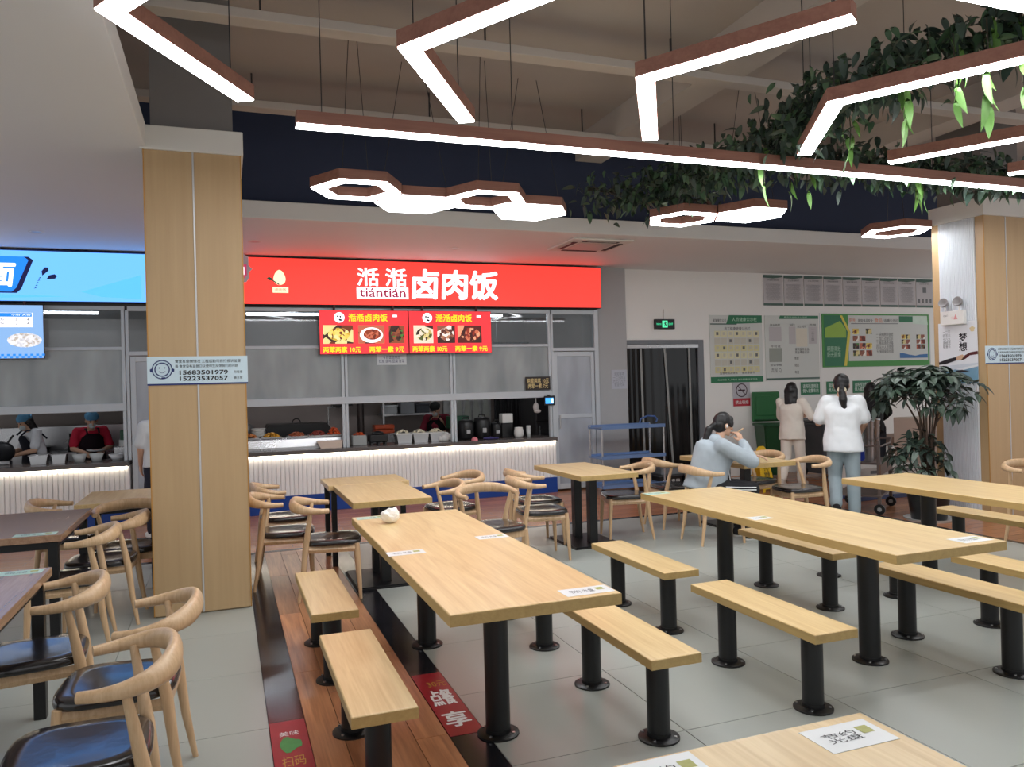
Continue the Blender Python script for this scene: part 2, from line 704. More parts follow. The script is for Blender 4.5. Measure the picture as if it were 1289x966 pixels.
text('美味', 0.09, 0.05, WHPR, s, frame_z(0, 0.74, 0.0024), 'lettering')
text('扫码', 0.1, 0.1, mat('gold_print', (190, 150, 60), rough=.5), s, frame_z(0, 0.45, 0.0024), 'lettering')

# ---- ceiling deck, beams, soffits
DECK = mat('ceiling_deck', (182, 174, 168), rough=0.85, var=0.1, vscale=1.5)
BEAMM = mat('beam_paint', (198, 190, 182), rough=0.7, var=0.06, vscale=3)
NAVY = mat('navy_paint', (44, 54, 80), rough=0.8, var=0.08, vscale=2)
SOFF = mat('soffit_paint', (230, 230, 230), rough=0.62, var=0.02, vscale=1.2)
MB().box(-6, -3.2, 4.6, 13.6, 13.9, 4.7).build('ceiling', DECK)
struct(bpy.data.objects['ceiling'], 'dark taupe ceiling deck above the hanging lamps')
for i, (yb, w) in enumerate(((5.83, .13), (7.62, .16), (3.7, .13), (1.6, .13))):
    b = MB()
    b.box(-0.9, yb - .075, 4.26, 13.4, yb + .075, 4.33, bev=.004, seg=1)
    bo = struct(b.build('ceiling_rail', BEAMM), 'pale steel ceiling rail running along the counters')
    for q in range(8):
        MB().cyl((0.3 + 1.7 * q, yb, 4.33), (0.3 + 1.7 * q, yb, 4.6), .008, seg=6).build('hanger', WIRE, bo)
b = MB()
b.box(4.05, -2, 4.32, 4.4, 10.9, 4.6)
struct(b.build('ceiling_beam', BEAMM), 'pale boxed ceiling beam running across the hall')
b = MB()
b.box(7.3, -2, 4.32, 7.65, 10.9, 4.6)
struct(b.build('ceiling_beam', BEAMM), 'pale boxed ceiling beam above the fluted column')
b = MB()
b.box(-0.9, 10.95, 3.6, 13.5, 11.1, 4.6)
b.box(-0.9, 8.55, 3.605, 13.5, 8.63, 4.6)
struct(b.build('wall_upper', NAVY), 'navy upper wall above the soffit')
b = MB()
b.box(-6, -2.5, 3.42, -0.5, 11.05, 3.60, bev=.004, seg=1)
struct(b.build('ceiling_soffit', SOFF), 'white lowered soffit above the walnut tables')
b = MB()
b.box(-0.498, 8.42, 3.42, 13.5, 11.05, 3.60, bev=.004, seg=1)
struct(b.build('ceiling_soffit', SOFF), 'white lowered soffit over the food counters')


# ---- columns: tan panels with silver seams
def column(name, x0, y0, label, cap=(3.41, 3.585)):
    w = 0.67
    t = struct(bpy.data.objects.new(name, None), label)
    COL.objects.link(t)
    t.location = (x0, y0, 0)
    core = mat('column_core', (150, 130, 100), rough=.8, var=.05)
    MB().box(.012, .012, 0, w - .012, w - .012, cap[0]).build('core', core, t)
    MB().box(.05, .05, cap[1], w - .05, w - .05, 4.6).build('upper_shaft', mat('shaft_grey', (120, 116, 114), rough=.8, var=.05), t)
    SEAM = mat('silver_seam', (205, 205, 205), rough=.35, metal=.4, var=.03)
    h = w / 2
    for k in (0, 1):
        MB().box(.002 + k * h + (.004 if k else 0), 0, 0.01, h * (k + 1) - (.0 if k else .004) - .002, .012, cap[0], bev=.002, seg=1).build('panel', TAN, t)
        MB().box(.002 + k * h, w - .012, 0.01, h * (k + 1) - .002, w, cap[0], bev=.002, seg=1).build('panel', TAN, t)
        MB().box(w - .012, .002 + k * h, 0.01, w, h * (k + 1) - .002, cap[0], bev=.002, seg=1).build('panel', TAN, t)
    MB().box(h - .006, -.004, 0.01, h + .006, .006, cap[0]).build('seam_strip', SEAM, t)
    CNR = mat('gold_corner', (190, 140, 70), rough=.35, metal=.3, var=.04)
    for xx in (-.002, w - .006):
        MB().box(xx, -.003, 0.01, xx + .008, .004, cap[0]).build('corner_strip', CNR, t)
    MB().box(-.02, -.02, cap[0], w + .02, w + .02, cap[1], bev=.004, seg=1).build('cap', WHITEP, t)
    return t


colL = column('column', -0.52, 6.2, 'tan panelled column beside the walnut tables')
for k in (0, 1):
    MB().box(0, .002 + k * .335, 0.01, .012, .335 * (k + 1) - .002, 3.41, bev=.002, seg=1).build('panel', TAN, colL)
colR = column('column', 7.85, 6.2, 'tan panelled column with a white fluted side behind the potted tree', cap=(3.36, 3.56))
# its side to the hall: tan edges and a white fluted panel
MB().box(0, .002, 0.01, .012, .105, 3.36, bev=.002, seg=1).build('panel', TAN, colR)
MB().box(0, .575, 0.01, .012, .668, 3.36, bev=.002, seg=1).build('panel', TAN, colR)
FLUTE = mat('white_fluted_panel', (236, 240, 246), rough=.35, var=.02)
b = MB()
n = 18
for k in range(n):
    y0 = .107 + .466 * k / n
    y1 = .107 + .466 * (k + 1) / n
    b.prism([(.004, y0 + .004), (-.012, y0 + .008), (-.012, y1 - .008), (.004, y1 - .004), (.012, y1 - .004), (.012, y0 + .004)], 0.01, 3.358)
o = b.build('fluted_panel', FLUTE, colR)
o['kind'] = 'stuff'

# hotline boards on the columns
SIGNB = mat('pale_blue_board', (206, 226, 236), rough=.4, var=.02)
NAVYPR = mat('navy_print', (36, 52, 110), rough=.5, var=.03)
BLKPR = mat('black_print', (28, 30, 36), rough=.5, var=.03)


def hotline(x, z, w, h, label, y=6.194):
    t = thing('hotline_board', label, 'sign', (x, y, z))
    M = frame_y(0, 0, 0)
    plate(w, h, SIGNB, t, M, 'board', t=.005)
    plate(w, .012, NAVYPR, t, frame_y(0, -.0008, -h / 2 + .006), 'rule', t=.001)
    cx = -w / 2 + .1
    Me = frame_y(cx, -.001, .01)
    disc(.052, NAVYPR, t, Me, 'face_ring', inner=.044)
    disc(.07, NAVYPR, t, Me, 'headband', inner=.063, z=.0012)
    for s in (-1, 1):
        poly([(s * .064, .012), (s * .082, .002), (s * .08, -.018), (s * .062, -.014)], NAVYPR, t, Me, 'earpiece', z=.0016)
        disc(.005, NAVYPR, t, frame_y(cx + s * .018, -.001, .022), 'eye')
    poly([(.026 * cos(a), .026 * sin(a)) for a in [pi * (1.15 + .7 * k / 8) for k in range(9)]] +
         [(.02 * cos(a), .02 * sin(a) - .003) for a in [pi * (1.85 - .7 * k / 8) for k in range(9)]], NAVYPR, t, Me, 'smile', z=.0016)
    poly([(-.005, -.064), (.02, -.064), (.02, -.056), (-.005, -.056)], NAVYPR, t, Me, 'microphone', z=.0016)
    text('食堂有偷懒情况 工程后勤可拨打投诉监督', w * .66, .024, BLKPR, t, frame_y(w * .1, -.001, h / 2 - .036))
    text('请 食堂设有监督口以便师生反馈我们的问题', w * .63, .022, BLKPR, t, frame_y(w * .085, -.001, h / 2 - .072))
    text('15683501979', w * .48, .03, BLKPR, t, frame_y(w * .055, -.001, -.014), bold=.05)
    text('15223537057', w * .48, .03, BLKPR, t, frame_y(w * .055, -.001, -.058), bold=.05)
    text('何经理', w * .09, .02, BLKPR, t, frame_y(w * .40, -.001, -.014))
    text('唐主管', w * .09, .02, BLKPR, t, frame_y(w * .40, -.001, -.058))
    return t


hotline(-0.182, 1.795, .69, .21, 'pale blue hotline board with a headset face on the column by the walnut tables')
hotline(8.17, 1.82, .69, .2, 'pale blue hotline board with a headset face on the column behind the potted tree')

# ---- back wall with the curtain door
b = MB()
b.box(7.42, 10.95, 0, 13.5, 11.1, 3.42)
b.box(5.93, 10.95, 2.28, 7.42, 11.1, 3.42)
wb = struct(b.build('wall_back', WALLW), 'white back wall with posters and the curtain door')
PIL = mat('grey_pilaster', (176, 178, 180), rough=.6, var=.03)
struct(MB().box(5.44, 10.86, 0, 5.95, 11.1, 3.42).build('wall_pier', PIL), 'grey wall pier between counter and curtain door')
# wall panel joints
for x in (9.83, 12.4):
    struct(MB().box(x, 10.947, 0, x + .012, 10.951, 2.75).build('trim_1', ALU), 'thin upright joint strip on the white wall')
d2 = struct(bpy.data.objects.new('door_2', None), 'doorway closed by dark clear strip curtain')
COL.objects.link(d2)
d2.location = (6.65, 10.95, 0)
DFR = mat('door_frame_grey', (120, 124, 130), rough=.4, var=.04)
for x0, x1 in ((-.72, -.66), (.66, .77)):
    MB().box(x0, -.02, 0, x1, .1, 2.29, bev=.004, seg=1).build('jamb', DFR, d2)
MB().box(-.66, -.02, 2.22, .66, .1, 2.29, bev=.004, seg=1).build('head', DFR, d2)
MB().box(-.66, -.028, 2.16, .66, -.02, 2.215).build('track', STEEL, d2)
DARKCUR = mat('dark_strip_curtain', (16, 19, 22), rough=.14, var=.12, vscale=3, stretch=(8, 8, 1))
SEAMC = mat('clear_strip_edge', (150, 152, 150), rough=.3, var=.08)
cols_ = [(-.66, -.4), (-.4, .04), (.04, .5), (.5, .66)]
for i, (x0, x1) in enumerate(cols_):
    b = MB()
    n = 14
    vs = []
    for k in range(n + 1):
        x = x0 + (x1 - x0) * k / n
        yy = .02 + .0012 * sin(k * 1.3 + i)
        vs.append((x, yy))
    top = [b.bm.verts.new((x, y, 2.17)) for x, y in vs]
    bot = [b.bm.verts.new((x + .02 * i, y - .01, .03)) for x, y in vs]
    for k in range(n):
        b.bm.faces.new((bot[k], bot[k + 1], top[k + 1], top[k]))
    b.build('curtain_strip', DARKCUR, d2, smooth=True)
for x, dx in ((-.4, .03), (.04, .12), (.5, .01)):
    b = MB()
    b.prism([(x - .018, 2.16), (x + .018, 2.16), (x + dx + .018, .03), (x + dx - .018, .03)], -.004, .004, Matrix(((1, 0, 0, 0), (0, 0, 1, .004), (0, 1, 0, 0), (0, 0, 0, 1))))
    b.build('curtain_edge', SEAMC, d2)
struct(MB().box(5.95, 11.3, 0, 7.42, 11.35, 2.3).build('wall_dark_backing', mat('corridor_shade', (20, 20, 22), rough=.8, var=.1)), 'dark panel standing in for the unlit space behind the strip curtain')  # added backing, the shade of the unlit interior is its colour

# ================================================================== FOOD COUNTERS
YF = 10.71
GL = 10.82
PANE_C = glass('clear_pane', (0.86, 0.90, 0.92, 1), 0.10, 0.03)
PANE_M = glass('milky_pane', (0.80, 0.84, 0.85, 1), 0.62, 0.10, (186, 194, 196))
PANE_B = PANE_M
PANE_F = glass('frosted_pane', (0.8, 0.85, 0.9, 1), 0.88, 0.25, (186, 194, 204))
KWALL = mat('kitchen_tiles', (168, 156, 150), rough=.35, var=.06, vscale=3)
KWALL2 = KWALL
FRGREY = mat('dark_header', (92, 84, 80), rough=.5, var=.05)
struct(MB().box(-0.15, 13.6, 0, 5.44, 13.75, 3.4).build('wall_kitchen', KWALL), 'tiled rear wall of the rice counter kitchen')
struct(MB().box(-6, 13.6, 0, -0.15, 13.75, 3.4).build('wall_kitchen', KWALL2), 'tiled rear wall of the blue counter kitchen')
struct(MB().box(-0.2, 10.9, 0, -0.1, 13.6, 3.4).build('wall_divider', KWALL), 'wall between the two kitchens')
struct(MB().box(5.30, 11.1, 0, 5.44, 13.6, 3.4).build('wall_divider', KWALL), 'kitchen end wall beside the grey pier')
struct(MB().box(-6, 10.98, 2.82, 5.44, 13.6, 2.88).build('ceiling_kitchen', mat('kitchen_ceiling', (150, 150, 152), rough=.6, var=.04)), 'grey kitchen ceiling behind the glazing')
# header above the glazing, behind the light boxes
struct(MB().box(-6, 10.86, 2.7, 5.44, 10.97, 3.42).build('trim_2', FRGREY), 'dark header above the counter glazing')


def glazing(name, label, posts, x0, x1, zc, panes, ztr=2.21, zmid=1.475, ztop=2.72):
    t = struct(bpy.data.objects.new(name, None), label)
    COL.objects.link(t)
    t.location = (0, GL, 0)
    MB().box(x0, -.03, ztop - .03, x1, .04, ztop + .02, bev=.003, seg=1).build('rail', ALU, t)
    MB().box(x0, -.025, ztr - .02, x1, .025, ztr + .02, bev=.003, seg=1).build('rail', ALU, t)
    MB().box(x0, -.04, zmid - .05, x1, .03, zmid + .05, bev=.004, seg=1).build('rail', ALU, t)
    for p in posts:
        MB().box(p - .042, -.035, zc, p - .004, .03, ztop - .03, bev=.003, seg=1).build('mullion', ALU, t)
        MB().box(p + .004, -.03, zc, p + .042, .025, ztop - .03, bev=.003, seg=1).build('mullion', ALU, t)
    edges = sorted(set([x0] + [p for p in posts] + [x1]))
    for a, c in zip(edges, edges[1:]):
        MB().box(a + .03, -.004, ztr + .02, c - .03, .002, ztop - .03).build('pane', PANE_C, t)
        MB().box(a + .03, -.004, zmid + .05, c - .03, .002, ztr - .02).build('pane', panes, t)
    return t


glazing('window_1', 'white framed serving window over the rice counter', (0.05, 1.54, 3.08, 4.62), 0.05, 4.62, .83, PANE_M)
glazing('window_2', 'white framed serving window over the blue counter', (-5.6, -4.1, -2.62, -1.16), -5.6, -1.16, .81, PANE_B)


def alu_door(name, label, x0, x1, zmid=1.13, ztop=2.12):
    t = struct(bpy.data.objects.new(name, None), label)
    COL.objects.link(t)
    t.location = (0, GL, 0)
    MB().box(x1 - .07, -.035, 0, x1, .035, 2.75, bev=.003, seg=1).build('jamb', ALU, t)
    MB().box(x0, -.035, ztop, x1 - .07, .035, ztop + .05, bev=.003, seg=1).build('rail', ALU, t)
    MB().box(x0, -.03, 2.68, x1 - .07, .03, 2.74, bev=.003, seg=1).build('rail', ALU, t)
    MB().box(x0 + .01, -.004, ztop + .05, x1 - .07, .002, 2.68).build('pane', PANE_C, t)
    lf = MB()
    for a, c in ((x0 + .02, x0 + .08), (x1 - .135, x1 - .08)):
        lf.box(a, -.025, .03, c, .02, ztop - .01, bev=.003, seg=1)
    for a, c in ((.03, .11), (zmid - .03, zmid + .03), (ztop - .08, ztop - .01)):
        lf.box(x0 + .08, -.025, a, x1 - .135, .02, c, bev=.003, seg=1)
    lf.build('door_leaf', ALU, t)
    MB().box(x0 + .08, -.006, .11, x1 - .135, 0, zmid - .03).build('pane', PANE_F, t)
    MB().box(x0 + .08, -.006, zmid + .03, x1 - .135, 0, ztop - .08).build('pane', PANE_F, t)
    MB().cyl((x0 + .1, -.05, .95), (x0 + .1, -.05, 1.15), .012).build('handle', STEEL, t)
    return t


alu_door('door_1', 'white framed frosted door at the end of the rice counter', 4.64, 5.42)
alu_door('door_3', 'white framed frosted door behind the tan column', -1.13, -0.2)

# ---- counters
STONE = mat('grey_worktop', (96, 90, 88), rough=.25, var=.12, vscale=18)
SLATW = mat('white_slats', (246, 246, 246), rough=.5, var=.02)
BLUEPL = mat('blue_plinth', (16, 66, 150), rough=.35, var=.05)
CLED = mat('counter_led', (255, 240, 215), rough=.5, emit=12.0, ecol=(255, 240, 216))


def counter(label, x0, x1, zt):
    t = thing('serving_counter', label, 'counter', ((x0 + x1) / 2, YF, 0))
    h = (x1 - x0) / 2
    MB().box(-h, -.05, zt - .055, h, .62, zt, bev=.006, seg=2).build('worktop', STONE, t)
    MB().box(-h, .03, 0, h, .58, zt - .056).build('body', SLATW, t)
    MB().box(-h, .0, 0, h, .03, .23, bev=.003, seg=1).build('plinth', BLUEPL, t)
    b = MB()
    n = int(round(2 * h / .056))
    w = 2 * h / n
    for k in range(n):
        a = -h + w * k
        b.prism([(a + .004, .03), (a + .004, .012), (a + .010, .005), (a + w - .010, .005), (a + w - .004, .012), (a + w - .004, .03)], .232, zt - .058)
    o = b.build('slat_cladding', SLATW, t)
    o['kind'] = 'stuff'
    MB().box(-h + .02, -.022, zt - .068, h - .02, -.008, zt - .056).build('light_strip', CLED, t)
    return t


counter('white slatted serving counter under the red rice sign, blue plinth', 0.1, 4.64, .83)
counter('white slatted serving counter under the light blue sign', -5.6, -1.14, .80)

# ---- light boxes above
REDL = mat('red_light_box', (90, 8, 8), rough=.4, emit=1.0 * SIGN, ecol=(255, 56, 47))
REDSIDE = mat('sign_side', (70, 24, 26), rough=.5, var=.05)
WLET = mat('white_lit_letters', (255, 255, 255), rough=.4, emit=1.0, ecol=(246, 246, 255))
CRIM = mat('crimson_print', (176, 20, 70), rough=.5, var=.02, emit=.35, ecol=(176, 24, 80))
BLUL = mat('light_blue_light_box', (20, 60, 100), rough=.4, emit=1.3, ecol=(98, 168, 255))
t = thing('shop_sign', 'red light box sign with white rice dish lettering over the counter', 'sign', (2.83, YF, 0))
MB().box(-2.73, .003, 2.77, 2.62, .15, 3.395).build('box', REDSIDE, t)
plate(5.34, .61, REDL, t, frame_y(-.055, .002, 3.083), 'lit_face', t=.004)
M0 = frame_y(-2.83, -.0025, 0)


def S(x, z):
    return frame_y(x - 2.83, -.0025, z)


for x in (1.88, 2.27):
    text('湉', .29, .24, WLET, t, S(x, 3.165), 'lettering', bold=.025)
plate(.72, .16, WLET, t, S(2.08, 2.945), 'name_plate', t=.002, z=.001)
text('tiántián', .64, .12, CRIM, t, S(2.08, 2.95), 'pinyin', ext=.002, bold=.02)
text('卤肉饭', 1.26, .40, WLET, t, S(3.13, 3.08), 'lettering', bold=.035, shear=.05)
# emblem: a cream bowl-like figure with a green ladle over a plate with tiny letters
CREAM = mat('cream_print', (240, 236, 200), rough=.5, emit=.85, ecol=(240, 238, 196))
GREENP = mat('dark_green_print', (20, 90, 70), rough=.5, emit=.25, ecol=(20, 100, 78))
poly([(.075 * cos(a) * (1 - .25 * sin(a)), .1 * sin(a)) for a in [2 * pi * k / 24 for k in range(24)]], CREAM, t, S(.71, 3.13), 'emblem')
poly([(-.16, .02), (-.13, .035), (-.1, .02), (-.09, 0), (.0, -.06), (-.01, -.07), (-.1, -.012), (-.13, -.012), (-.155, 0)], GREENP, t, S(.71, 3.1), 'emblem_ladle', z=.002)
plate(.2, .075, CREAM, t, S(.72, 2.965), 'emblem_plate', t=.001, z=.001)
text('卤肉饭', .15, .045, CRIM, t, S(.72, 2.965), 'lettering', ext=.002)
# white cut-out board between the two signs
CUT = mat('pale_cut_out', (214, 208, 220), rough=.5, var=.03)
t = thing('cut_out_board', 'pale cut-out board with a notched edge between the red and the blue sign', 'sign', (.2, YF - .04, 3.3))
b = MB()
b.prism([(-.35, -.25), (.09, -.25), (.125, -.2), (.125, -.12), (.17, -.075), (.125, -.03), (.125, .08), (.06, .12), (.04, .28), (-.35, .28)], 0, .02, frame_y(0, 0, 0))
b.build('board', CUT, t)
PINK = mat('pink_print', (224, 70, 120), rough=.5, emit=.25, ecol=(224, 80, 130))
poly([(-.3, -.2), (.07, -.2), (.1, -.16), (.1, -.02), (-.3, -.02)], PINK, t, frame_y(0, -.02, 0), 'print')
poly([(-.3, -.17), (.05, -.17), (.07, -.15), (.07, -.05), (-.3, -.05), (-.3, -.08), (.04, -.08), (.04, -.14), (-.3, -.14)], WLET, t, frame_y(0, -.0205, 0), 'print', z=.0015)

t = thing('shop_sign', 'light blue light box sign with a slanted blue name plate', 'sign', (-3.3, YF, 0))
MB().box(-2.6, .003, 2.775, 3.2, .15, 3.40).build('box', mat('navy_sign_side', (20, 36, 96), rough=.5, var=.05), t)
plate(5.78, .60, BLUL, t, frame_y(.3, .002, 3.083), 'lit_face', t=.004)


def SB(x, z, d=0.0):
    return frame_y(x + 3.3, -.0025 - d, z)


NAVL = mat('navy_lit_print', (34, 36, 96), rough=.5, emit=.12, ecol=(36, 40, 110))
BL2 = mat('blue_lit_print', (30, 130, 240), rough=.5, emit=.7, ecol=(36, 140, 250))
BL3 = mat('sky_lit_print', (80, 180, 250), rough=.5, emit=.8, ecol=(96, 190, 255))


def para(x0, x1, z0, z1, sk):
    return [(x0, z0), (x1 - sk, z0), (x1 - sk + .05, z0 + .05), (x1, z1 - .04), (x1 - .05, z1), (x0, z1)]


poly(para(-4.2, -2.12, 2.875, 3.31, .18), NAVL, t, SB(0, 0), 'plate_edge', z=.0005)
poly(para(-4.2, -2.17, 2.89, 3.31, .18), BL2, t, SB(0, 0), 'name_plate', z=.001)
text('砂锅饭小面', 1.5, .28, WLET, t, SB(-3.06, 3.1), 'lettering', ext=.002, bold=.04, shear=.12)
for (x, z, a) in ((-2.0, 3.14, .9), (-1.93, 3.07, .25)):
    poly([(-.06, -.01), (-.02, .03), (.04, .03), (.06, .0), (.03, -.025)], NAVL, t, SB(x, z) @ Matrix.Rotation(a, 4, 'Z'), 'drop', z=.001)
poly([(-1.62, 2.90), (-.95, 3.12), (-.95, 2.82), (-1.4, 2.84)], BL3, t, SB(0, 0), 'swoosh', z=.0006)
poly([(-2.6, 2.81), (-1.75, 2.84), (-2.1, 2.85), (-2.6, 2.86)], BL3, t, SB(0, 0), 'swoosh', z=.0006)
for k in range(5):
    poly([(-2.12 + .012 * k, 2.93 + .03 * k), (-2.09 + .012 * k, 2.94 + .03 * k), (-2.10 + .012 * k, 2.95 + .03 * k)], NAVL, t, SB(0, 0), 'dash', z=.001)

# ---- menu light panels
MENUR = mat('red_menu_panel', (214, 36, 48), rough=.4, emit=.7, ecol=(240, 52, 58))
YEL = mat('yellow_lit_print', (255, 220, 40), rough=.5, emit=.72, ecol=(255, 214, 30))
FOODS = [
    [(250, 226, 120), (236, 206, 90), (210, 176, 60), (120, 60, 30), (244, 236, 160)],
    [(150, 60, 30), (184, 84, 50), (110, 40, 24), (200, 110, 80)],
    [(60, 34, 24), (120, 60, 40), (70, 130, 50), (150, 80, 50), (40, 20, 20)],
    [(230, 214, 150), (80, 90, 40), (200, 180, 110), (60, 40, 30), (244, 236, 210)],
    [(240, 226, 210), (180, 130, 100), (90, 50, 40), (250, 244, 236), (150, 90, 70)],
    [(60, 24, 20), (150, 50, 34), (200, 110, 80), (90, 30, 24), (240, 170, 130)],
]


def menu(label, cx, foods, n0):
    w, h = 1.215, .6
    t = thing('menu_light_panel', label, 'menu', (cx, YF - .045, 2.4))
    MB().box(-w / 2, .0, -h / 2, w / 2, .035, h / 2, bev=.003, seg=1).build('box', REDSIDE, t)
    plate(w - .01, h - .01, MENUR, t, frame_y(0, -.0005, 0), 'lit_face', t=.003)
    disc(.07, WLET, t, frame_y(-.34, -.0015, .2), 'round_emblem')
    for x, z in ((-.36, .215), (-.325, .21), (-.335, .17), (-.32, .165)):
        disc(.013, BLKPR, t, frame_y(x, -.003, z), 'emblem_mark')
    for xx in (-.4, .4):
        MB().box(xx - .012, .02, .28, xx + .012, .075, .3705).build('bracket', REDSIDE, t)
    text('湉湉卤肉饭', .53, .1, YEL, t, frame_y(.05, -.0015, .2), 'lettering', bold=.035)
    plate(.06, .03, WLET, t, frame_y(.42, -.0015, .225), 'tag', t=.001)
    xs = [(-.36, .40), (.09, .36), (.44, .22)] if n0 == 0 else [(-.4, .28), (-.07, .26), (.28, .36)]
    for k, (x, fw) in enumerate(xs):
        plate(fw, .25, print_mat(f'food_base_{n0 + k}', [foods[k][-1], foods[k][3 % len(foods[k])], (60, 36, 30)], 5, .5, n0 + k), t, frame_y(x, -.0015, -.03), 'food_picture', t=.001)
        if k == 1 and n0 == 0:
            disc(.105, WLET, t, frame_y(x, -.0018, -.04), 'picture_plate', sx=1.5)
        disc(.09 if not (k == 1 and n0 == 0) else .075, print_mat(f'food_heap_{n0 + k}', foods[k], 26, .55, n0 + k + 3), t, frame_y(x + .01, -.0024, -.03), 'picture_heap', sx=min(1.6, fw / .22))
    text('两荤两素 10元', .50, .075, YEL, t, frame_y(-.31, -.0015, -.235), 'lettering', bold=.035)
    text('两荤一素 9元', .48, .075, YEL, t, frame_y(.30, -.0015, -.235), 'lettering', bold=.035)
    return t


menu('red lit menu panel with egg and braised pork pictures', 1.81, FOODS[:3], 0)
menu('red lit menu panel with tofu, noodle and pepper beef pictures', 3.03, FOODS[3:], 3)
MENUB = mat('blue_menu_panel', (60, 90, 130), rough=.4, emit=.75, ecol=(150, 194, 246))
t = thing('menu_light_panel', 'light blue lit menu panel with price table and checkered edge', 'menu', (-2.62, YF - .045, 2.41))
MB().box(-.6, 0, -.32, .6, .035, .32, bev=.003, seg=1).build('box', REDSIDE, t)
plate(1.19, .63, MENUB, t, frame_y(0, -.0005, 0), 'lit_face', t=.003)
plate(1.0, .17, WLET, t, frame_y(-.01, -.0015, .14), 'price_table', t=.001)
plate(.98, .045, BL2, t, frame_y(-.01, -.002, .2), 'table_head', t=.001)
for k in range(2):
    text('砂锅肥牛肉饭', .4, .03, BLKPR, t, frame_y(.0, -.0025, .145 - .045 * k), 'lettering')
    text('12', .04, .03, BLKPR, t, frame_y(.31, -.0025, .145 - .045 * k), 'lettering')
    text('14', .04, .03, BLKPR, t, frame_y(.43, -.0025, .145 - .045 * k), 'lettering')
text('小份 大份', .2, .025, WLET, t, frame_y(.37, -.003, .2), 'lettering')
for xx in (-.4, .4):
    MB().box(xx - .012, .02, .28, xx + .012, .075, .3655).build('bracket', REDSIDE, t)
disc(.1, BLKPR, t, frame_y(.02, -.0015, -.11), 'picture_bowl', sx=1.2)
disc(.09, print_mat('food_bowl_blue', FOODS[3], 22, .5, 2), t, frame_y(.02, -.0022, -.11), 'picture_heap', sx=1.2)
disc(.085, print_mat('food_rice', [(240, 240, 244), (220, 220, 226), (250, 250, 250), (200, 190, 180)], 40, .6, 5), t, frame_y(.4, -.0015, -.1), 'picture_rice', sx=2.1)
for k in range(40):
    for r in range(2):
        if (k + r) % 2 == 0:
            plate(.03, .025, BL2, t, frame_y(-.58 + .03 * k, -.0015, -.3 + .025 * r), 'check', t=.001)

# ---- small boards and papers on the glazing
t = thing('price_board', 'small dark price board on the glazing above the payment screen', 'sign', (4.39, GL - .05, 1.64))
plate(.40, .2, mat('dark_brown_board', (44, 34, 30), rough=.5, var=.05), t, frame_y(0, 0, 0), 'board', t=.006)
PALEY = mat('pale_yellow_print', (236, 214, 150), rough=.5, var=.03)
text('两荤两素 10元\n两荤一素 7元', .35, .15, PALEY, t, frame_y(0, -.001, 0), 'lettering', bold=.01)
t = thing('paper_notice', 'white paper notice taped to the milky pane below the menu panels', 'notice', (2.2, GL - .012, 2.03))
PAPER = mat('white_paper', (226, 232, 236), rough=.7, var=.02)
plate(.42, .16, PAPER, t, frame_y(0, 0, 0), 'sheet', t=.002)
text('今日菜品供应\n红烧 卤鸡 豆腐 青菜', .36, .1, NAVYPR, t, frame_y(0, -.001, 0), 'lettering')
t = thing('paper_notice', 'pale printed sheet on the grey pier beside the curtain door', 'notice', (5.80, 10.855, 1.67))
plate(.27, .30, mat('pale_sheet', (190, 194, 204), rough=.7, var=.04, vscale=30), t, frame_y(0, 0, 0), 'sheet', t=.002)
text('须知事项\n一二三四五\n六七八九十\n营业时间', .22, .22, mat('grey_print', (130, 134, 146), rough=.6), t, frame_y(0, -.001, 0), 'lettering')

# ================================================================== KITCHEN CONTENT
KL = mat('kitchen_tube', (255, 255, 255), rough=.5, emit=28.0, ecol=(246, 246, 250))
for (x, lab) in ((0.9, 'white tube lamp on the kitchen ceiling above the food trays'), (3.7, 'white tube lamp on the kitchen ceiling above the rice cookers'), (-2.2, 'white tube lamp on the kitchen ceiling above the two cooks')):
    t = thing('tube_lamp', lab, 'lamp', (x, 12.0, 2.82))
    MB().box(-.6, -.03, -.04, .6, .03, 0).build('fitting', ALU, t)
    MB().cyl((-.58, 0, -.055), (.58, 0, -.055), .016, seg=10).build('tube', KL, t)

ZC = .83
BLKP = mat('black_plastic', (20, 20, 22), rough=.35, var=.1)
WPL = mat('white_plastic', (232, 230, 226), rough=.4, var=.02)


def heap(b, cx, cy, cz, rx, ry, h, n, r, rr):
    for _ in range(n):
        a = rr.uniform(0, 2 * pi)
        q = sqrt(rr.uniform(0, 1))
        x, y = cx + rx * q * cos(a), cy + ry * q * sin(a)
        z = cz + h * (1 - q * q)
        s = r * rr.uniform(.6, 1.3)
        b.ell((x, y, z), (s, s * .8, s * .7), 6, 4)


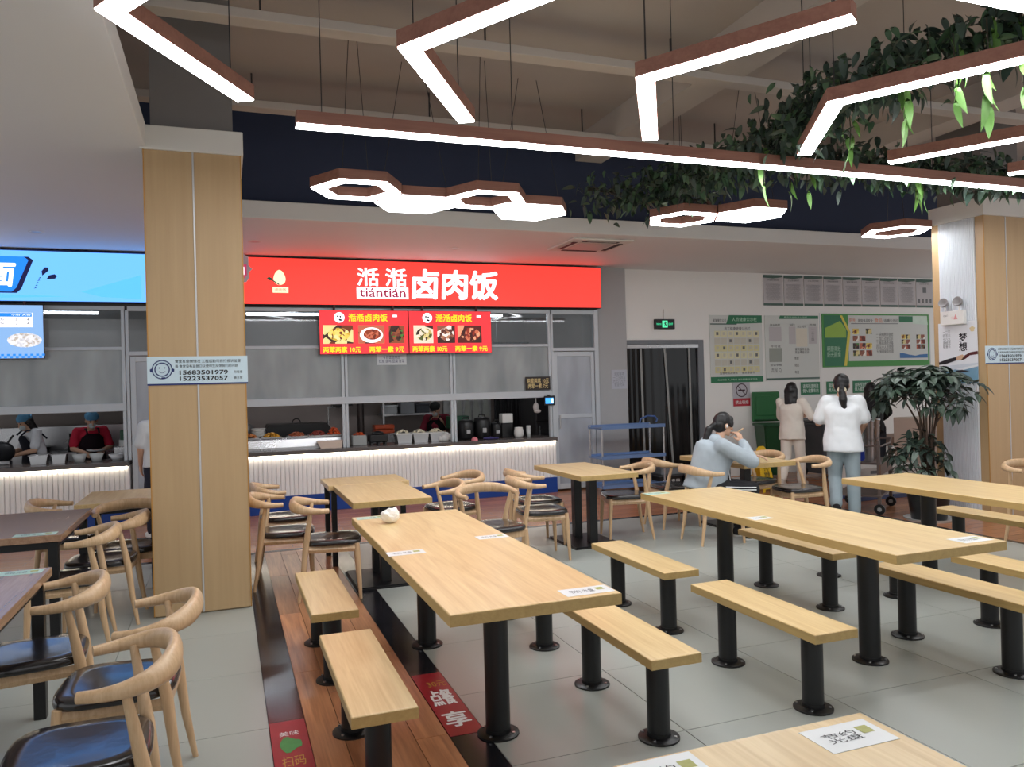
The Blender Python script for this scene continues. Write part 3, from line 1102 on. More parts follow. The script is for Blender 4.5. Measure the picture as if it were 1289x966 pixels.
# food bar: long steel trough with trays of food
t = thing('food_bar', 'long stainless food bar standing on the rice counter', 'food bar', (.78, 11.08, ZC))
b = MB()
b.prism([(-.12, 0), (.22, 0), (.22, .15), (-.06, .15), (-.09, .13)], -.62, .72, Matrix(((0, 0, 1, 0), (1, 0, 0, 0), (0, 1, 0, 0), (0, 0, 0, 1))))
b.build('trough', STEEL, t)
MB().box(-.62, -.13, 0, .72, -.11, .03).build('lip', STEEL, t)
fr = random.Random(3)
for k, (x, c, lab) in enumerate(((.28, (196, 120, 60), 'tray of brown chicken pieces at the tan column end of the food bar'), (.58, (226, 160, 40), 'tray of yellow scrambled egg on the food bar'), (.92, (168, 84, 44), 'tray of brown braised meat on the food bar'),
                                 (1.2, (150, 60, 50), 'tray of red peppers on the food bar'), (1.42, (214, 84, 36), 'tray of bright orange shrimp heaped beside the window post'))):
    g = thing('food_tray', lab, 'food tray', (x, 11.12, ZC + .15))
    MB().box(-.135 if k < 4 else -.09, -.1, 0, .135 if k < 4 else .09, .16, .018, bev=.006).build('tray', STEEL, g)
    b = MB()
    heap(b, 0, .03, .02, .11 if k < 4 else .075, .1, .05 if k < 4 else .09, 60, .018, fr)
    b.build('food', mat('food_%d' % k, c, rough=.35, var=.35, vscale=18), g, smooth=True)['kind'] = 'stuff'
t = thing('plate_stack', 'stack of pale plates behind the food bar by the tan column', 'plates', (.42, 11.42, ZC))
for k in range(5):
    MB().lathe([(0, 0), (.07, 0), (.1, .02), (.098, .024), (0, .012)], (0, 0, .16 + .024 * k), 20).build('plate', WPL, t, smooth=True)
MB().cyl((0, 0, 0), (0, 0, .16), .09).build('stand', STEEL, t)
t = thing('steel_pot', 'steel pot with lid on the plate stack corner of the kitchen', 'pot', (.22, 11.72, 0))
MB().lathe([(0, .9), (.13, .9), (.14, 1.12), (.12, 1.16), (.02, 1.2), (.02, 1.23), (0, 1.23)], (0, 0, 0), 24).build('pot', STEEL, t, smooth=True)
MB().box(-.2, -.2, 0, .2, .2, .9, bev=.01).build('stand', STEEL, t)
t = thing('wok_stove', 'black wok range standing behind the food bar', 'stove', (1.0, 12.2, 0))
MB().box(-.55, -.3, 0, .6, .35, .88, bev=.01).build('body', STEEL, t)
b = MB()
b.prism([(-.55, 0), (-.42, .25), (.42, .25), (.5, .14), (.42, 0)], -.3, .3, Matrix(((1, 0, 0, 0), (0, 0, 1, 0), (0, 1, 0, .88), (0, 0, 0, 1))))
b.build('wok_pan', BLKP, t)
MB().tube([(.0 + .06 * cos(a), -.02, 1.14 + .06 * sin(a)) for a in [pi * k / 8 for k in range(9)]], .008, 8).build('lid_handle', BLKP, t)
b = MB()
b.cyl((.5, .2, 1.0), (.5, .2, 1.35), .015)
b.cyl((.5, .2, 1.35), (.75, .2, 1.35), .015)
b.build('tap', STEEL, t)
MB().box(.56, .05, 1.36, .86, .3, 1.42, bev=.006).build('shelf_grille', BLKP, t)
t = thing('foil_box', 'pale foil lined box at the end of the food bar', 'box', (1.34, 10.87, ZC))
b = MB()
b.prism([(-.14, 0), (.14, 0), (.16, .1), (-.19, .1)], -.05, .05, frame_y(0, 0, 0))
b.build('box', mat('pinkish_foil', (222, 200, 184), rough=.3, metal=.3, var=.08), t)
# pots, pans and cookers along the rice counter
t = thing('plastic_tub', 'pale grey square tub beside the first window post', 'tub', (1.76, 11.1, ZC))
MB().box(-.1, -.09, 0, .1, .09, .14, bev=.01).build('tub', mat('pale_grey_plastic', (170, 172, 170), rough=.45, var=.03), t)
b = MB()
heap(b, 0, 0, .13, .08, .07, .05, 30, .018, fr)
b.build('food', MATS['food_4'], t, smooth=True)['kind'] = 'stuff'
t = thing('black_pan', 'black square casserole between the tub and the white rimmed pans', 'pan', (2.03, 11.1, ZC))
b = MB()
b.box(-.13, -.1, .03, .13, .1, .14, bev=.015)
for sx in (-.1, 0, .1):
    b.box(sx - .012, -.09, 0, sx + .012, .09, .03)
b.build('pan', BLKP, t)
MB().lathe([(0, .14), (.09, .14), (.08, .17), (.02, .19), (0, .19)], (0, 0, 0), 20).build('lid', BLKP, t, smooth=True)
for k, (x, lab) in enumerate(((2.40, 'steel food pan with noodles nearest the black casserole'), (2.64, 'middle steel food pan of pale noodles on the rice counter'), (2.89, 'steel food pan of white rice beside the white bags'))):
    t = thing('food_pan', lab, 'food pan', (x, 11.12, ZC))
    b = MB()
    b.prism([(-.095, 0), (.095, 0), (.115, .125), (-.115, .125)], -.12, .12, frame_y(0, 0, 0))
    b.build('pan', STEEL, t)
    MB().box(-.125, -.13, .125, .125, .13, .137, bev=.004).build('rim', WPL, t)
    b = MB()
    heap(b, 0, .02, .13, .09, .09, .05, 50, .016, fr)
    b.build('food', mat('pale_noodles', (232, 222, 196), rough=.5, var=.1, vscale=20), t, smooth=True)['kind'] = 'stuff'
t = thing('plastic_bag', 'white plastic bags bunched behind the second window post', 'bag', (3.02, 10.98, ZC))
b = MB()
for (x, y, z, r) in ((0, 0, .05, .07), (.06, .02, .06, .06), (-.05, .01, .04, .05), (.02, .0, .1, .04)):
    b.ell((x - .03, y, z), (r, r * .8, r * .9), 10, 7)
b.build('bags', WPL, t, smooth=True)
ORB = mat('orange_plastic', (222, 92, 46), rough=.45, var=.06)
t = thing('basket_stack', 'two stacked orange plastic baskets behind the casserole', 'basket', (2.4, 12.6, 0))
MB().box(-.3, -.25, 0, .3, .25, .9, bev=.01).build('table', STEEL, t)
for k in range(2):
    MB().box(-.16, -.12, .9 + .07 * k, .16, .12, .962 + .07 * k, bev=.012).build('basket', ORB, t)
t = thing('flue_pipe', 'dark upright flue pipe behind the casserole', 'pipe', (2.02, 12.5, 0))
MB().cyl((0, 0, 0), (0, 0, 2.8), .055).build('pipe', mat('dark_pipe', (84, 76, 74), rough=.3, metal=.5, var=.1), t)
t = thing('wall_shelf', 'steel wall shelf behind the cook in maroon', 'shelf', (2.95, 13.35, 1.15))
MB().box(-.45, -.2, 0, .45, .24, .03).build('board', STEEL, t)
for x in (-.43, .43):
    MB().box(x - .015, -.18, -1.15, x + .015, -.15, 1.6).build('upright', STEEL, t)
for k, (x, w, h, c, lab) in enumerate(((2.65, .24, .13, (190, 194, 196), 'pale box on the kitchen shelf near the flue'), (2.95, .24, .2, (150, 154, 158), 'grey tray box on the kitchen shelf'), (3.22, .24, .14, (60, 64, 72), 'dark tub on the kitchen shelf behind the cook'))):
    g = thing('shelf_box', lab, 'box', (x, 13.35, 1.18))
    MB().box(-w / 2, -.12, 0, w / 2, .15, h, bev=.01).build('box', mat('shelf_box_%d' % k, c, rough=.4, var=.08), g)
    MB().box(-w / 2 - .01, -.13, h, w / 2 + .01, .16, h + .02, bev=.004).build('lid', mat('shelf_box_lid_%d' % k, tuple(min(255, int(v * 1.2)) for v in c), rough=.4, var=.05), g)
CAB = mat('dark_cabinet', (70, 70, 74), rough=.4, var=.08)
t = thing('wall_cabinet', 'dark grey cabinet hung on the kitchen wall above the shelf', 'cabinet', (2.5, 13.4, 1.55))
MB().box(-.9, -.2, 0, .9, .2, .7, bev=.006).build('body', CAB, t)
for k in range(3):
    MB().box(-.88 + .6 * k, -.215, .02, -.31 + .6 * k, -.2, .68, bev=.004).build('door', CAB, t)
t = thing('tall_fridge', 'dark steel upright fridge at the end of the rice kitchen', 'fridge', (5.02, 12.2, 0))
MB().box(-.25, -.35, 0, .25, .35, 2.1, bev=.01).build('body', mat('fridge_dark', (62, 60, 62), rough=.35, metal=.4, var=.08), t)
MB().box(-.24, -.375, .05, .24, -.352, 1.0, bev=.006).build('door', mat('fridge_door', (74, 72, 74), rough=.3, metal=.5, var=.08), t)
MB().box(-.24, -.375, 1.03, .24, -.352, 2.05, bev=.006).build('door', MATS['fridge_door'], t)
MB().cyl((-.2, -.4, .6), (-.2, -.4, .95), .012).build('handle', STEEL, t)
t = thing('dark_curtain', 'dark hanging sheet behind the rice cookers', 'curtain', (4.9, 13.2, 0))
b = MB()
for k in range(14):
    b.cyl((-.35 + .05 * k, .02 * sin(k * 2), .1), (-.35 + .05 * k, .02 * sin(k * 2), 2.4), .032, seg=8)
b.build('sheet', mat('dark_sheet', (40, 40, 42), rough=.6, var=.1), t, smooth=True)
t = thing('tile_splashback', 'white tiled panel behind the hanging ladles', 'panel', (4.12, 13.55, .9))
for i in range(5):
    for j in range(4):
        MB().box(-.45 + .18 * i + .002, -.02, .25 * j + .002, -.45 + .18 * i + .178, .03, .25 * j + .248, bev=.003, seg=1).build('tile', mat('white_tile', (206, 208, 208), rough=.2, var=.02), t)
for k, x in enumerate((3.86, 4.02, 4.18, 4.36)):
    t = thing('hanging_cloth', ['grey cloth strip hung nearest the cook', 'grey cloth strip hung second from the cook', 'grey cloth strip hung third from the cook', 'grey cloth strip hung nearest the dark curtain'][k], 'cloth', (x, 13.2, 1.0))
    MB().cyl((0, 0, .45), (0, 0, .62), .006).build('hook', BLKP, t)
    b = MB()
    b.prism([(-.02, .45), (.02, .45), (.07, .1), (.05, -.1), (-.06, -.08), (-.07, .12)], -.01, .01, frame_y(0, 0, 0))
    b.build('cloth', mat('grey_cloth', (176, 180, 172), rough=.8, var=.1), t)
t = thing('kitchen_rail', 'steel rail that carries the hanging cloths', 'rail', (4.12, 13.2, 1.62))
MB().cyl((-.5, 0, 0), (.5, 0, 0), .01).build('rail', STEEL, t)
for x in (-.48, .48):
    MB().cyl((x, 0, 0), (x, 0, 1.2), .008).build('hanger', STEEL, t)
DKG = mat('dark_green_plastic', (22, 84, 56), rough=.4, var=.08)
t = thing('green_crate', 'dark green bottle crate on the back bench', 'crate', (3.35, 11.55, 0))
MB().box(-.16, -.14, 0, .16, .14, .98, bev=.01).build('stand', BLKP, t)
MB().box(-.15, -.13, .98, .15, .13, 1.17, bev=.012).build('crate', DKG, t)
for k, (x, r, h, lab) in enumerate(((3.36, .125, .30, 'black rice cooker nearest the second window post'), (3.61, .125, .33, 'tall black rice cooker in the middle of the row'), (3.835, .085, .24, 'short black rice cooker beside the white paper box'))):
    t = thing('rice_cooker', lab, 'rice cooker', (x, 11.14, ZC))
    MB().lathe([(0, 0), (r * .9, 0), (r, .03), (r, h * .75), (r * .95, h * .82)], (0, 0, 0), 24).build('body', BLKP, t, smooth=True)
    MB().lathe([(r * .97, h * .82), (r * .9, h * .94), (r * .3, h), (0, h)], (0, 0, 0), 24).build('lid', BLKP, t, smooth=True)
    MB().box(-.03, -r - .012, h * .3, .03, -r + .01, h * .5, bev=.004).build('control_panel', STEEL, t)
    MB().tube([(-.05, 0, h * .97), (-.04, 0, h + .03), (.04, 0, h + .03), (.05, 0, h * .97)], .008, 8).build('handle', BLKP, t)
t = thing('paper_box', 'white box on a black stand beside the jar', 'box', (4.02, 11.2, ZC))
MB().box(-.09, -.07, 0, .09, .07, .22, bev=.01).build('stand', BLKP, t)
MB().box(-.085, -.08, .22, .085, .08, .36, bev=.006).build('box', WPL, t)
t = thing('white_jar', 'white lidded jar on the rice counter', 'jar', (4.14, 10.98, ZC))
MB().lathe([(0, 0), (.055, 0), (.075, .05), (.07, .11), (.06, .14)], (0, 0, 0), 20).build('body', WPL, t, smooth=True)
MB().lathe([(.062, .14), (.062, .155), (0, .16)], (0, 0, 0), 20).build('lid', WPL, t, smooth=True)
t = thing('cup_stack', 'stack of clear cups beside the white jar', 'cups', (4.30, 10.98, ZC))
CUPM = mat('clear_cup', (200, 204, 204), rough=.15, var=.03)
for k in range(4):
    MB().lathe([(0, .0), (.026, 0), (.036, .1), (.033, .1), (.024, .004)], (0, 0, .025 * k), 16).build('cup', CUPM, t, smooth=True)
t = thing('pink_bowl', 'small pink upturned bowl on the rice counter', 'bowl', (3.40, 10.85, ZC))
MB().lathe([(.05, 0), (.045, .025), (.025, .045), (.02, .05), (0, .05)], (0, 0, 0), 18).build('bowl', mat('pink_plastic', (226, 130, 140), rough=.4, var=.03), t, smooth=True)
t = thing('violet_cloth', 'dark violet cloth folded on the rice counter', 'cloth', (3.66, 10.88, ZC))
b = MB()
for (x, r) in ((-.06, .03), (0, .035), (.07, .028)):
    b.ell((x, 0, r * .6), (.06, .05, r * .6), 10, 6)
b.build('cloth', mat('violet_cloth', (60, 56, 110), rough=.8, var=.1), t, smooth=True)
t = thing('payment_screen', 'small black payment screen with a blue display on the glazing rail', 'screen', (4.56, GL - .075, 1.375))
MB().box(-.085, -.012, -.07, .085, .015, .075, bev=.006).build('housing', BLKP, t)
plate(.13, .085, mat('blue_display', (60, 160, 250), rough=.3, emit=.9, ecol=(70, 170, 255)), t, frame_y(-.008, -.013, 0), 'display', t=.001)
plate(.03, .07, mat('white_display', (220, 240, 255), rough=.3, emit=.9, ecol=(220, 240, 255)), t, frame_y(.037, -.0145, 0), 'display', t=.001)
MB().box(-.02, .015, -.02, .02, .05, .09, bev=.003).build('bracket', BLKP, t)
t = thing('plastic_bag', 'pale plastic bag hung beside the payment screen', 'bag', (4.40, GL + .08, 1.22))
b = MB()
b.ell((0, 0, .06), (.05, .03, .07), 10, 8)
b.ell((.02, 0, .0), (.06, .03, .03), 10, 8)
b.build('bag', mat('pale_bag', (190, 186, 184), rough=.5, var=.08), t, smooth=True)
MB().cyl((.0, 0, .12), (.0, 0, .2), .006).build('handle', WPL, t)

# blue counter: pans, bowls, bottles
ZB = .80
BOWLW = mat('white_bowl', (224, 226, 230), rough=.3, var=.02)
for k, (x, w, lab) in enumerate(((-2.17, .2, 'square steel tub nearest the cook in white'), (-1.95, .16, 'square steel tub with ladle second from the cook in white'))):
    t = thing('steel_tub', lab, 'tub', (x, 11.05, ZB))
    b = MB()
    b.prism([(-w / 2 * .8, 0), (w / 2 * .8, 0), (w / 2, .11), (-w / 2, .11)], -.09, .09, frame_y(0, 0, 0))
    b.build('tub', STEEL, t)
    MB().box(-w / 2 - .01, -.1, .11, w / 2 + .01, .1, .118, bev=.003).build('rim', STEEL, t)
for k, (x, lab) in enumerate(((-1.73, 'glass bowl of greens next to the steel tubs'), (-1.54, 'glass bowl of greens in front of the cook in red'))):
    t = thing('glass_bowl', lab, 'bowl', (x, 11.02, ZB))
    MB().lathe([(0, 0), (.05, 0), (.085, .1), (.08, .1), (.046, .008), (0, .008)], (0, 0, 0), 20).build('bowl', CUPM, t, smooth=True)
    b = MB()
    heap(b, 0, 0, .05, .05, .05, .03, 24, .014, fr)
    b.build('food', mat('greens', (110, 130, 70), rough=.5, var=.3, vscale=20), t, smooth=True)['kind'] = 'stuff'
t = thing('white_bowl', 'white oval bowl by the frosted door on the blue counter', 'bowl', (-1.3, 11.02, ZB))
MB().lathe([(0, 0), (.06, 0), (.11, .08), (.1, .08), (.055, .008), (0, .008)], (0, 0, 0), 22).build('bowl', BOWLW, t, smooth=True)
t = thing('cooking_range', 'stainless cooking range behind the blue counter', 'stove', (-2.2, 12.55, 0))
MB().box(-1.4, -.25, 0, 1.0, .35, .85, bev=.01).build('body', STEEL, t)
MB().box(-1.4, .3, .85, 1.0, .36, 1.2, bev=.006).build('splash_plate', STEEL, t)
for k in range(3):
    MB().cyl((-1.0 + .7 * k, .0, .85), (-1.0 + .7 * k, 0, .93), .16, .2, seg=20).build('burner', BLKP, t)
for k in range(6):
    x = -2.05 + .13 * k
    if 2 <= k <= 3:
        x += .02
    t = thing('sauce_bottle', ['dark sauce bottle first from the cook in white', 'dark sauce bottle second from the cook in white', 'dark sauce bottle third from the cook in white', 'dark sauce bottle third from the tiled kitchen wall', 'dark sauce bottle second from the tiled kitchen wall', 'dark sauce bottle nearest the tiled kitchen wall'][k], 'bottle', (x + (.14 if k > 3 else 0), 12.35, .85), group='sauce bottles on the range')
    MB().lathe([(0, 0), (.03, 0), (.032, .14), (.012, .19), (.012, .24), (0, .24)], (0, 0, 0), 14).build('bottle', mat('dark_bottle', (26, 34, 36), rough=.15, var=.05), t, smooth=True)
    MB().cyl((0, 0, .24), (0, 0, .26), .014).build('cap', BLKP, t)
t = thing('green_tin', 'dark green tin on a jar beside the tiled wall of the blue kitchen', 'tin', (-1.27, 11.5, 0))
MB().box(-.12, -.12, 0, .12, .12, .95, bev=.01).build('stand', STEEL, t)
MB().cyl((0, 0, .95), (0, 0, 1.03), .07, seg=18).build('jar', CUPM, t)
MB().box(-.05, -.05, 1.03, .05, .05, 1.16, bev=.008).build('tin', DKG, t)
t = thing('extractor_hood', 'dark grey extractor hood above the cooking range', 'hood', (-2.4, 12.6, 1.5))
b = MB()
b.prism([(-1.5, 0), (1.2, 0), (1.0, .6), (-1.3, .6)], -.5, .4, frame_y(0, 0, 0))
b.build('hood', mat('hood_dark', (58, 60, 64), rough=.35, metal=.4, var=.1), t)
MB().box(-1.5, -.42, -.06, 1.2, .5, 0, bev=.006).build('rim', STEEL, t)

t = thing('frying_pan', 'dark frying pan tilted upright beside the cook in white', 'pan', (-2.62, 11.2, ZB))
o = MB().lathe([(0, .02), (.06, .02), (.13, .06), (.15, .08), (.145, .085), (.06, .03), (0, .03)], (0, 0, 0), 24).build('pan', mat('dark_pan', (48, 50, 54), rough=.35, metal=.4, var=.08), t, smooth=True)
o.rotation_euler = (-1.15, 0, .2)
o.location = (0, .02, .12)
MB().box(-.1, -.03, 0, .1, .12, .05, bev=.01).build('stand', STEEL, t)
MB().cyl((.02, .05, .2), (.12, .1, .36), .012).build('handle', BLKP, t)

# ================================================================== FURNITURE
TT = .75
STK = mat('white_sticker', (232, 234, 234), rough=.35, var=.02)
STKG = mat('pale_green_sticker', (190, 220, 206), rough=.35, var=.02)


def post(b, x, y, ztop, r):
    b.cyl((x, y, 0.0), (x, y, ztop), r, seg=24)


def sticker(t, x, y, w, h, a, words, m=None, top=TT):
    p = plate(w, h, m or STK, t, frame_z(x, y, top + .0012, a), 'sticker', t=.001)
    text(words, w * .5, h * .4, BLKPR, p, Matrix.Translation((-w * .1, 0, .0)), 'print', ext=.0006)
    poly([(-.018, -.018), (.018, -.018), (.018, .018), (-.018, .018)], mat('sticker_badge', (170, 170, 90), rough=.5, var=.2, vscale=60), p, Matrix.Translation((w * .3, h * .1, 0)), 'badge', z=.0006)
    return p


def edge_band(t, hx, hy, z0, z1):
    b = MB()
    b.box(-hx - .0012, -hy - .0012, z0 + .001, hx + .0012, -hy, z1 - .004)
    b.box(-hx - .0012, hy, z0 + .001, hx + .0012, hy + .0012, z1 - .004)
    b.box(-hx - .0012, -hy, z0 + .001, -hx, hy, z1 - .004)
    b.box(hx, -hy, z0 + .001, hx + .0012, hy, z1 - .004)
    b.build('edge_band', EDGE, t)


def long_table(label, x0, x1, y0, y1):
    cx, cy = (x0 + x1) / 2, (y0 + y1) / 2
    hx, hy = (x1 - x0) / 2, (y1 - y0) / 2
    t = thing('canteen_table', label, 'table', (cx, cy, 0), group='bolted canteen tables')
    MB().box(-hx, -hy, TT - .05, hx, hy, TT, bev=.004, seg=2).build('tabletop', OAK, t)
    edge_band(t, hx, hy, TT - .05, TT)
    for s in (-1, 1):
        o = MB().cyl((0, s * .68, .004), (0, s * .68, TT - .058), .058, seg=28).build('post', BLACKM, t)
        auto(o)
        fl = MB().lathe([(0, 0), (.098, 0), (.098, .008), (.085, .014), (.06, .016), (.06, .03), (0, .03)], (0, s * .68, 0), 28).build('floor_flange', BLACKM, t)
        auto(fl)
        for k in range(4):
            a = pi / 4 + k * pi / 2
            MB().cyl((.08 * cos(a), s * .68 + .08 * sin(a), .012), (.08 * cos(a), s * .68 + .08 * sin(a), .02), .007, seg=6).build('bolt', STEEL, fl)
        MB().box(-.2, s * .68 - .06, TT - .06, .2, s * .68 + .06, TT - .0505).build('top_plate', BLACKM, t)
    return t


T1 = long_table('bolted pale oak table with a crumpled tissue on it', .79, 1.53, 2.895, 5.367)
sticker(T1, .25, -1.15, .22, .11, 0, '节约 光盘')
sticker(T1, -.28, -.05, .2, .1, 0, '节约 光盘')
sticker(T1, .27, .15, .18, .1, 0, '节约 光盘')
sticker(T1, -.25, 1.16, .2, .1, 0, '节约 光盘', STKG)
T2 = long_table('bolted pale oak table standing between two pairs of benches beside the seated diner', 3.05, 3.795, 2.915, 5.40)
sticker(T2, .24, -1.14, .2, .12, 0, '节约 光盘')
sticker(T2, -.29, -.1, .14, .1, 0, '节约 光盘')
sticker(T2, -.28, 1.16, .2, .1, 0, '节约 光盘', STKG)
T10 = long_table('bolted pale oak table in front of the potted tree', 4.965, 5.705, 2.86, 5.31)
sticker(T10, -.05, -.3, .2, .12, 0, '节约 光盘')
sticker(T10, .2, -1.1, .2, .12, 0, '节约 光盘')
T9 = long_table('bolted pale oak table with two large white corner stickers', .81, 1.535, -.87, 1.60)
sticker(T9, .235, 1.14, .2, .12, 0, '节约\n光盘')
sticker(T9, -.26, 1.16, .19, .13, 0, '节约\n光盘')
# tissue
t = thing('tissue', 'crumpled white tissue on the bolted oak table', 'tissue', (.99, 5.03, TT))
b = MB()
bm2 = bmesh.new()
bmesh.ops.create_icosphere(bm2, subdivisions=3, radius=1)
for v in bm2.verts:
    n = noise.noise(v.co * 1.8) * .28 + noise.noise(v.co * 6) * .1
    v.co = Vector((v.co.x * .062, v.co.y * .055, max(0.0, (v.co.z * .5 + .5)) * .095)) * (1 + n)
    v.co.z = max(0, v.co.z)
b._merge(bm2)
b.build('tissue_ball', mat('tissue', (246, 240, 232), rough=.9, var=.03), t)

BENCHES = [
    ('long', .53, 2.885, 'pale oak bench on the plank aisle nearest the red floor stickers'),
    ('long', .53, 4.285, 'pale oak bench on the plank aisle nearest the horn chairs'),
    ('long', 1.82, 2.945, 'pale oak bench tucked beside the tissue table, open slab floor on its other side'),
    ('long', 1.82, 4.30, 'pale oak bench hidden beneath the edge of the tissue table'),
    ('long', 2.675, 2.92, 'pale oak bench alone on the slabs between the two nearest long tables'),
    ('long', 2.675, 4.245, 'pale oak bench closest to the twin-post cafe table'),
    ('long', 3.955, 4.20, 'pale oak bench partly behind the long table, nearest the seated diner'),
    ('long', 3.955, 2.85, 'pale oak bench running past the stickered end of the long table'),
    ('long', 4.60, 4.23, 'pale oak bench at the potted tree table, counter end of the inner side'),
    ('long', 4.60, 2.80, 'pale oak bench at the potted tree table, open end of the inner side'),
    ('long', 6.07, 4.25, 'pale oak bench standing before the white fluted column'),
    ('long', 6.07, 2.85, 'pale oak bench on the column side of the table in front of the potted tree'),
]
bench0 = None
for kind, x, y0, lab in BENCHES:
    L = 1.03
    if bench0 is None:
        t = thing('bench', lab, 'bench', (x, y0 + L / 2, 0), group='bolted oak benches')
        MB().box(-.125, -L / 2, .38, .125, L / 2, .4255, bev=.004, seg=2).build('seat_board', OAK, t)
        edge_band(t, .125, L / 2, .38, .4255)
        for s in (-1, 1):
            o = MB().cyl((0, s * .345, .004), (0, s * .345, .372), .052, seg=26).build('post', BLACKM, t)
            auto(o)
            fl = MB().lathe([(0, 0), (.095, 0), (.095, .008), (.083, .014), (.056, .016), (.056, .03), (0, .03)], (0, s * .345, 0), 26).build('floor_flange', BLACKM, t)
            auto(fl)
            for k in range(4):
                a = pi / 4 + k * pi / 2
                MB().cyl((.077 * cos(a), s * .345 + .077 * sin(a), .012), (.077 * cos(a), s * .345 + .077 * sin(a), .02), .007, seg=6).build('bolt', STEEL, fl)
            MB().box(-.09, s * .345 - .06, .371, .09, s * .345 + .06, .3795).build('top_plate', BLACKM, t)
        bench0 = t
    else:
        dup(bench0, (x, y0 + L / 2, 0), 0, lab, 'bolted oak benches')


def pedestal_table(label, x0, x1, y0, y1, m=None):
    cx, cy = (x0 + x1) / 2, (y0 + y1) / 2
    hx, hy = (x1 - x0) / 2, (y1 - y0) / 2
    t = thing('cafe_table', label, 'table', (cx, cy, 0))
    MB().box(-hx, -hy, TT - .05, hx, hy, TT, bev=.004, seg=2).build('tabletop', m or OAK_X, t)
    edge_band(t, hx, hy, TT - .05, TT)
    for s in (-1, 1):
        MB().box(-.042, s * .18 - .042, .02, .042, s * .18 + .042, TT - .06, bev=.005).build('post', BLACKM, t)
    b = MB()
    b.prism([(-.26, -.34), (.26, -.34), (.26, .34), (-.26, .34)], 0, .01)
    b.prism([(-.25, -.33), (.25, -.33), (.25, .33), (-.25, .33)], .01, .022)
    b.build('base_plate', BLACKM, t)
    MB().box(-.2, -.3, TT - .06, .2, .3, TT - .0505).build('top_plate', BLACKM, t)
    return t


def frame_table(label, x0, x1, y0, y1, m, leg=.024):
    cx, cy = (x0 + x1) / 2, (y0 + y1) / 2
    hx, hy = (x1 - x0) / 2, (y1 - y0) / 2
    t = thing('steel_frame_table', label, 'table', (cx, cy, 0))
    MB().box(-hx, -hy, TT - .045, hx, hy, TT, bev=.004, seg=2).build('tabletop', m, t)
    b = MB()
    for sx in (-1, 1):
        b.box(sx * (hx - .055) - .015, -hy + .04, TT - .095, sx * (hx - .055) + .015, hy - .04, TT - .046)
        b.box(-hx + .04, sx * (hy - .055) - .015, TT - .095, hx - .04, sx * (hy - .055) + .015, TT - .046)
    b.build('apron', BLACKM, t)
    for sx in (-1, 1):
        for sy in (-1, 1):
            MB().box(sx * (hx - .055) - leg, sy * (hy - .055) - leg, 0, sx * (hx - .055) + leg, sy * (hy - .055) + leg, TT - .05, bev=.003, seg=1).build('leg', BLACKM, t)
    return t


pedestal_table('oak cafe table on twin black posts near the counter door', 3.12, 3.73, 6.65, 7.83)
pedestal_table('oak cafe table on a black base plate behind the tissue table', .905, 1.53, 6.06, 7.22)
frame_table('pale cafe table on thin black legs pushed up to the one behind the tissue table', .86, 1.61, 7.235, 7.86, OAK_X)
T6 = frame_table('dark walnut table with black steel frame facing the blue counter', -1.72, -1.0, 5.65, 6.85, WALNUT, .028)
sticker(T6, .2, -.52, .24, .1, 0, '节约 光盘', STKG)
T7 = frame_table('glossy walnut table with black steel frame close to the two pulled out chairs', -1.55, -.86, 3.38, 4.6, WALNUT, .028)
sticker(T7, .22, .53, .2, .1, 0, '节约 光盘', STKG)
frame_table('pale cafe table half hidden by the tan column', -1.165, -.53, 7.10, 8.0, OAK_X)
T11 = pedestal_table('oak cafe table where the diner in the grey hoodie eats', 4.97, 5.62, 6.66, 7.86)


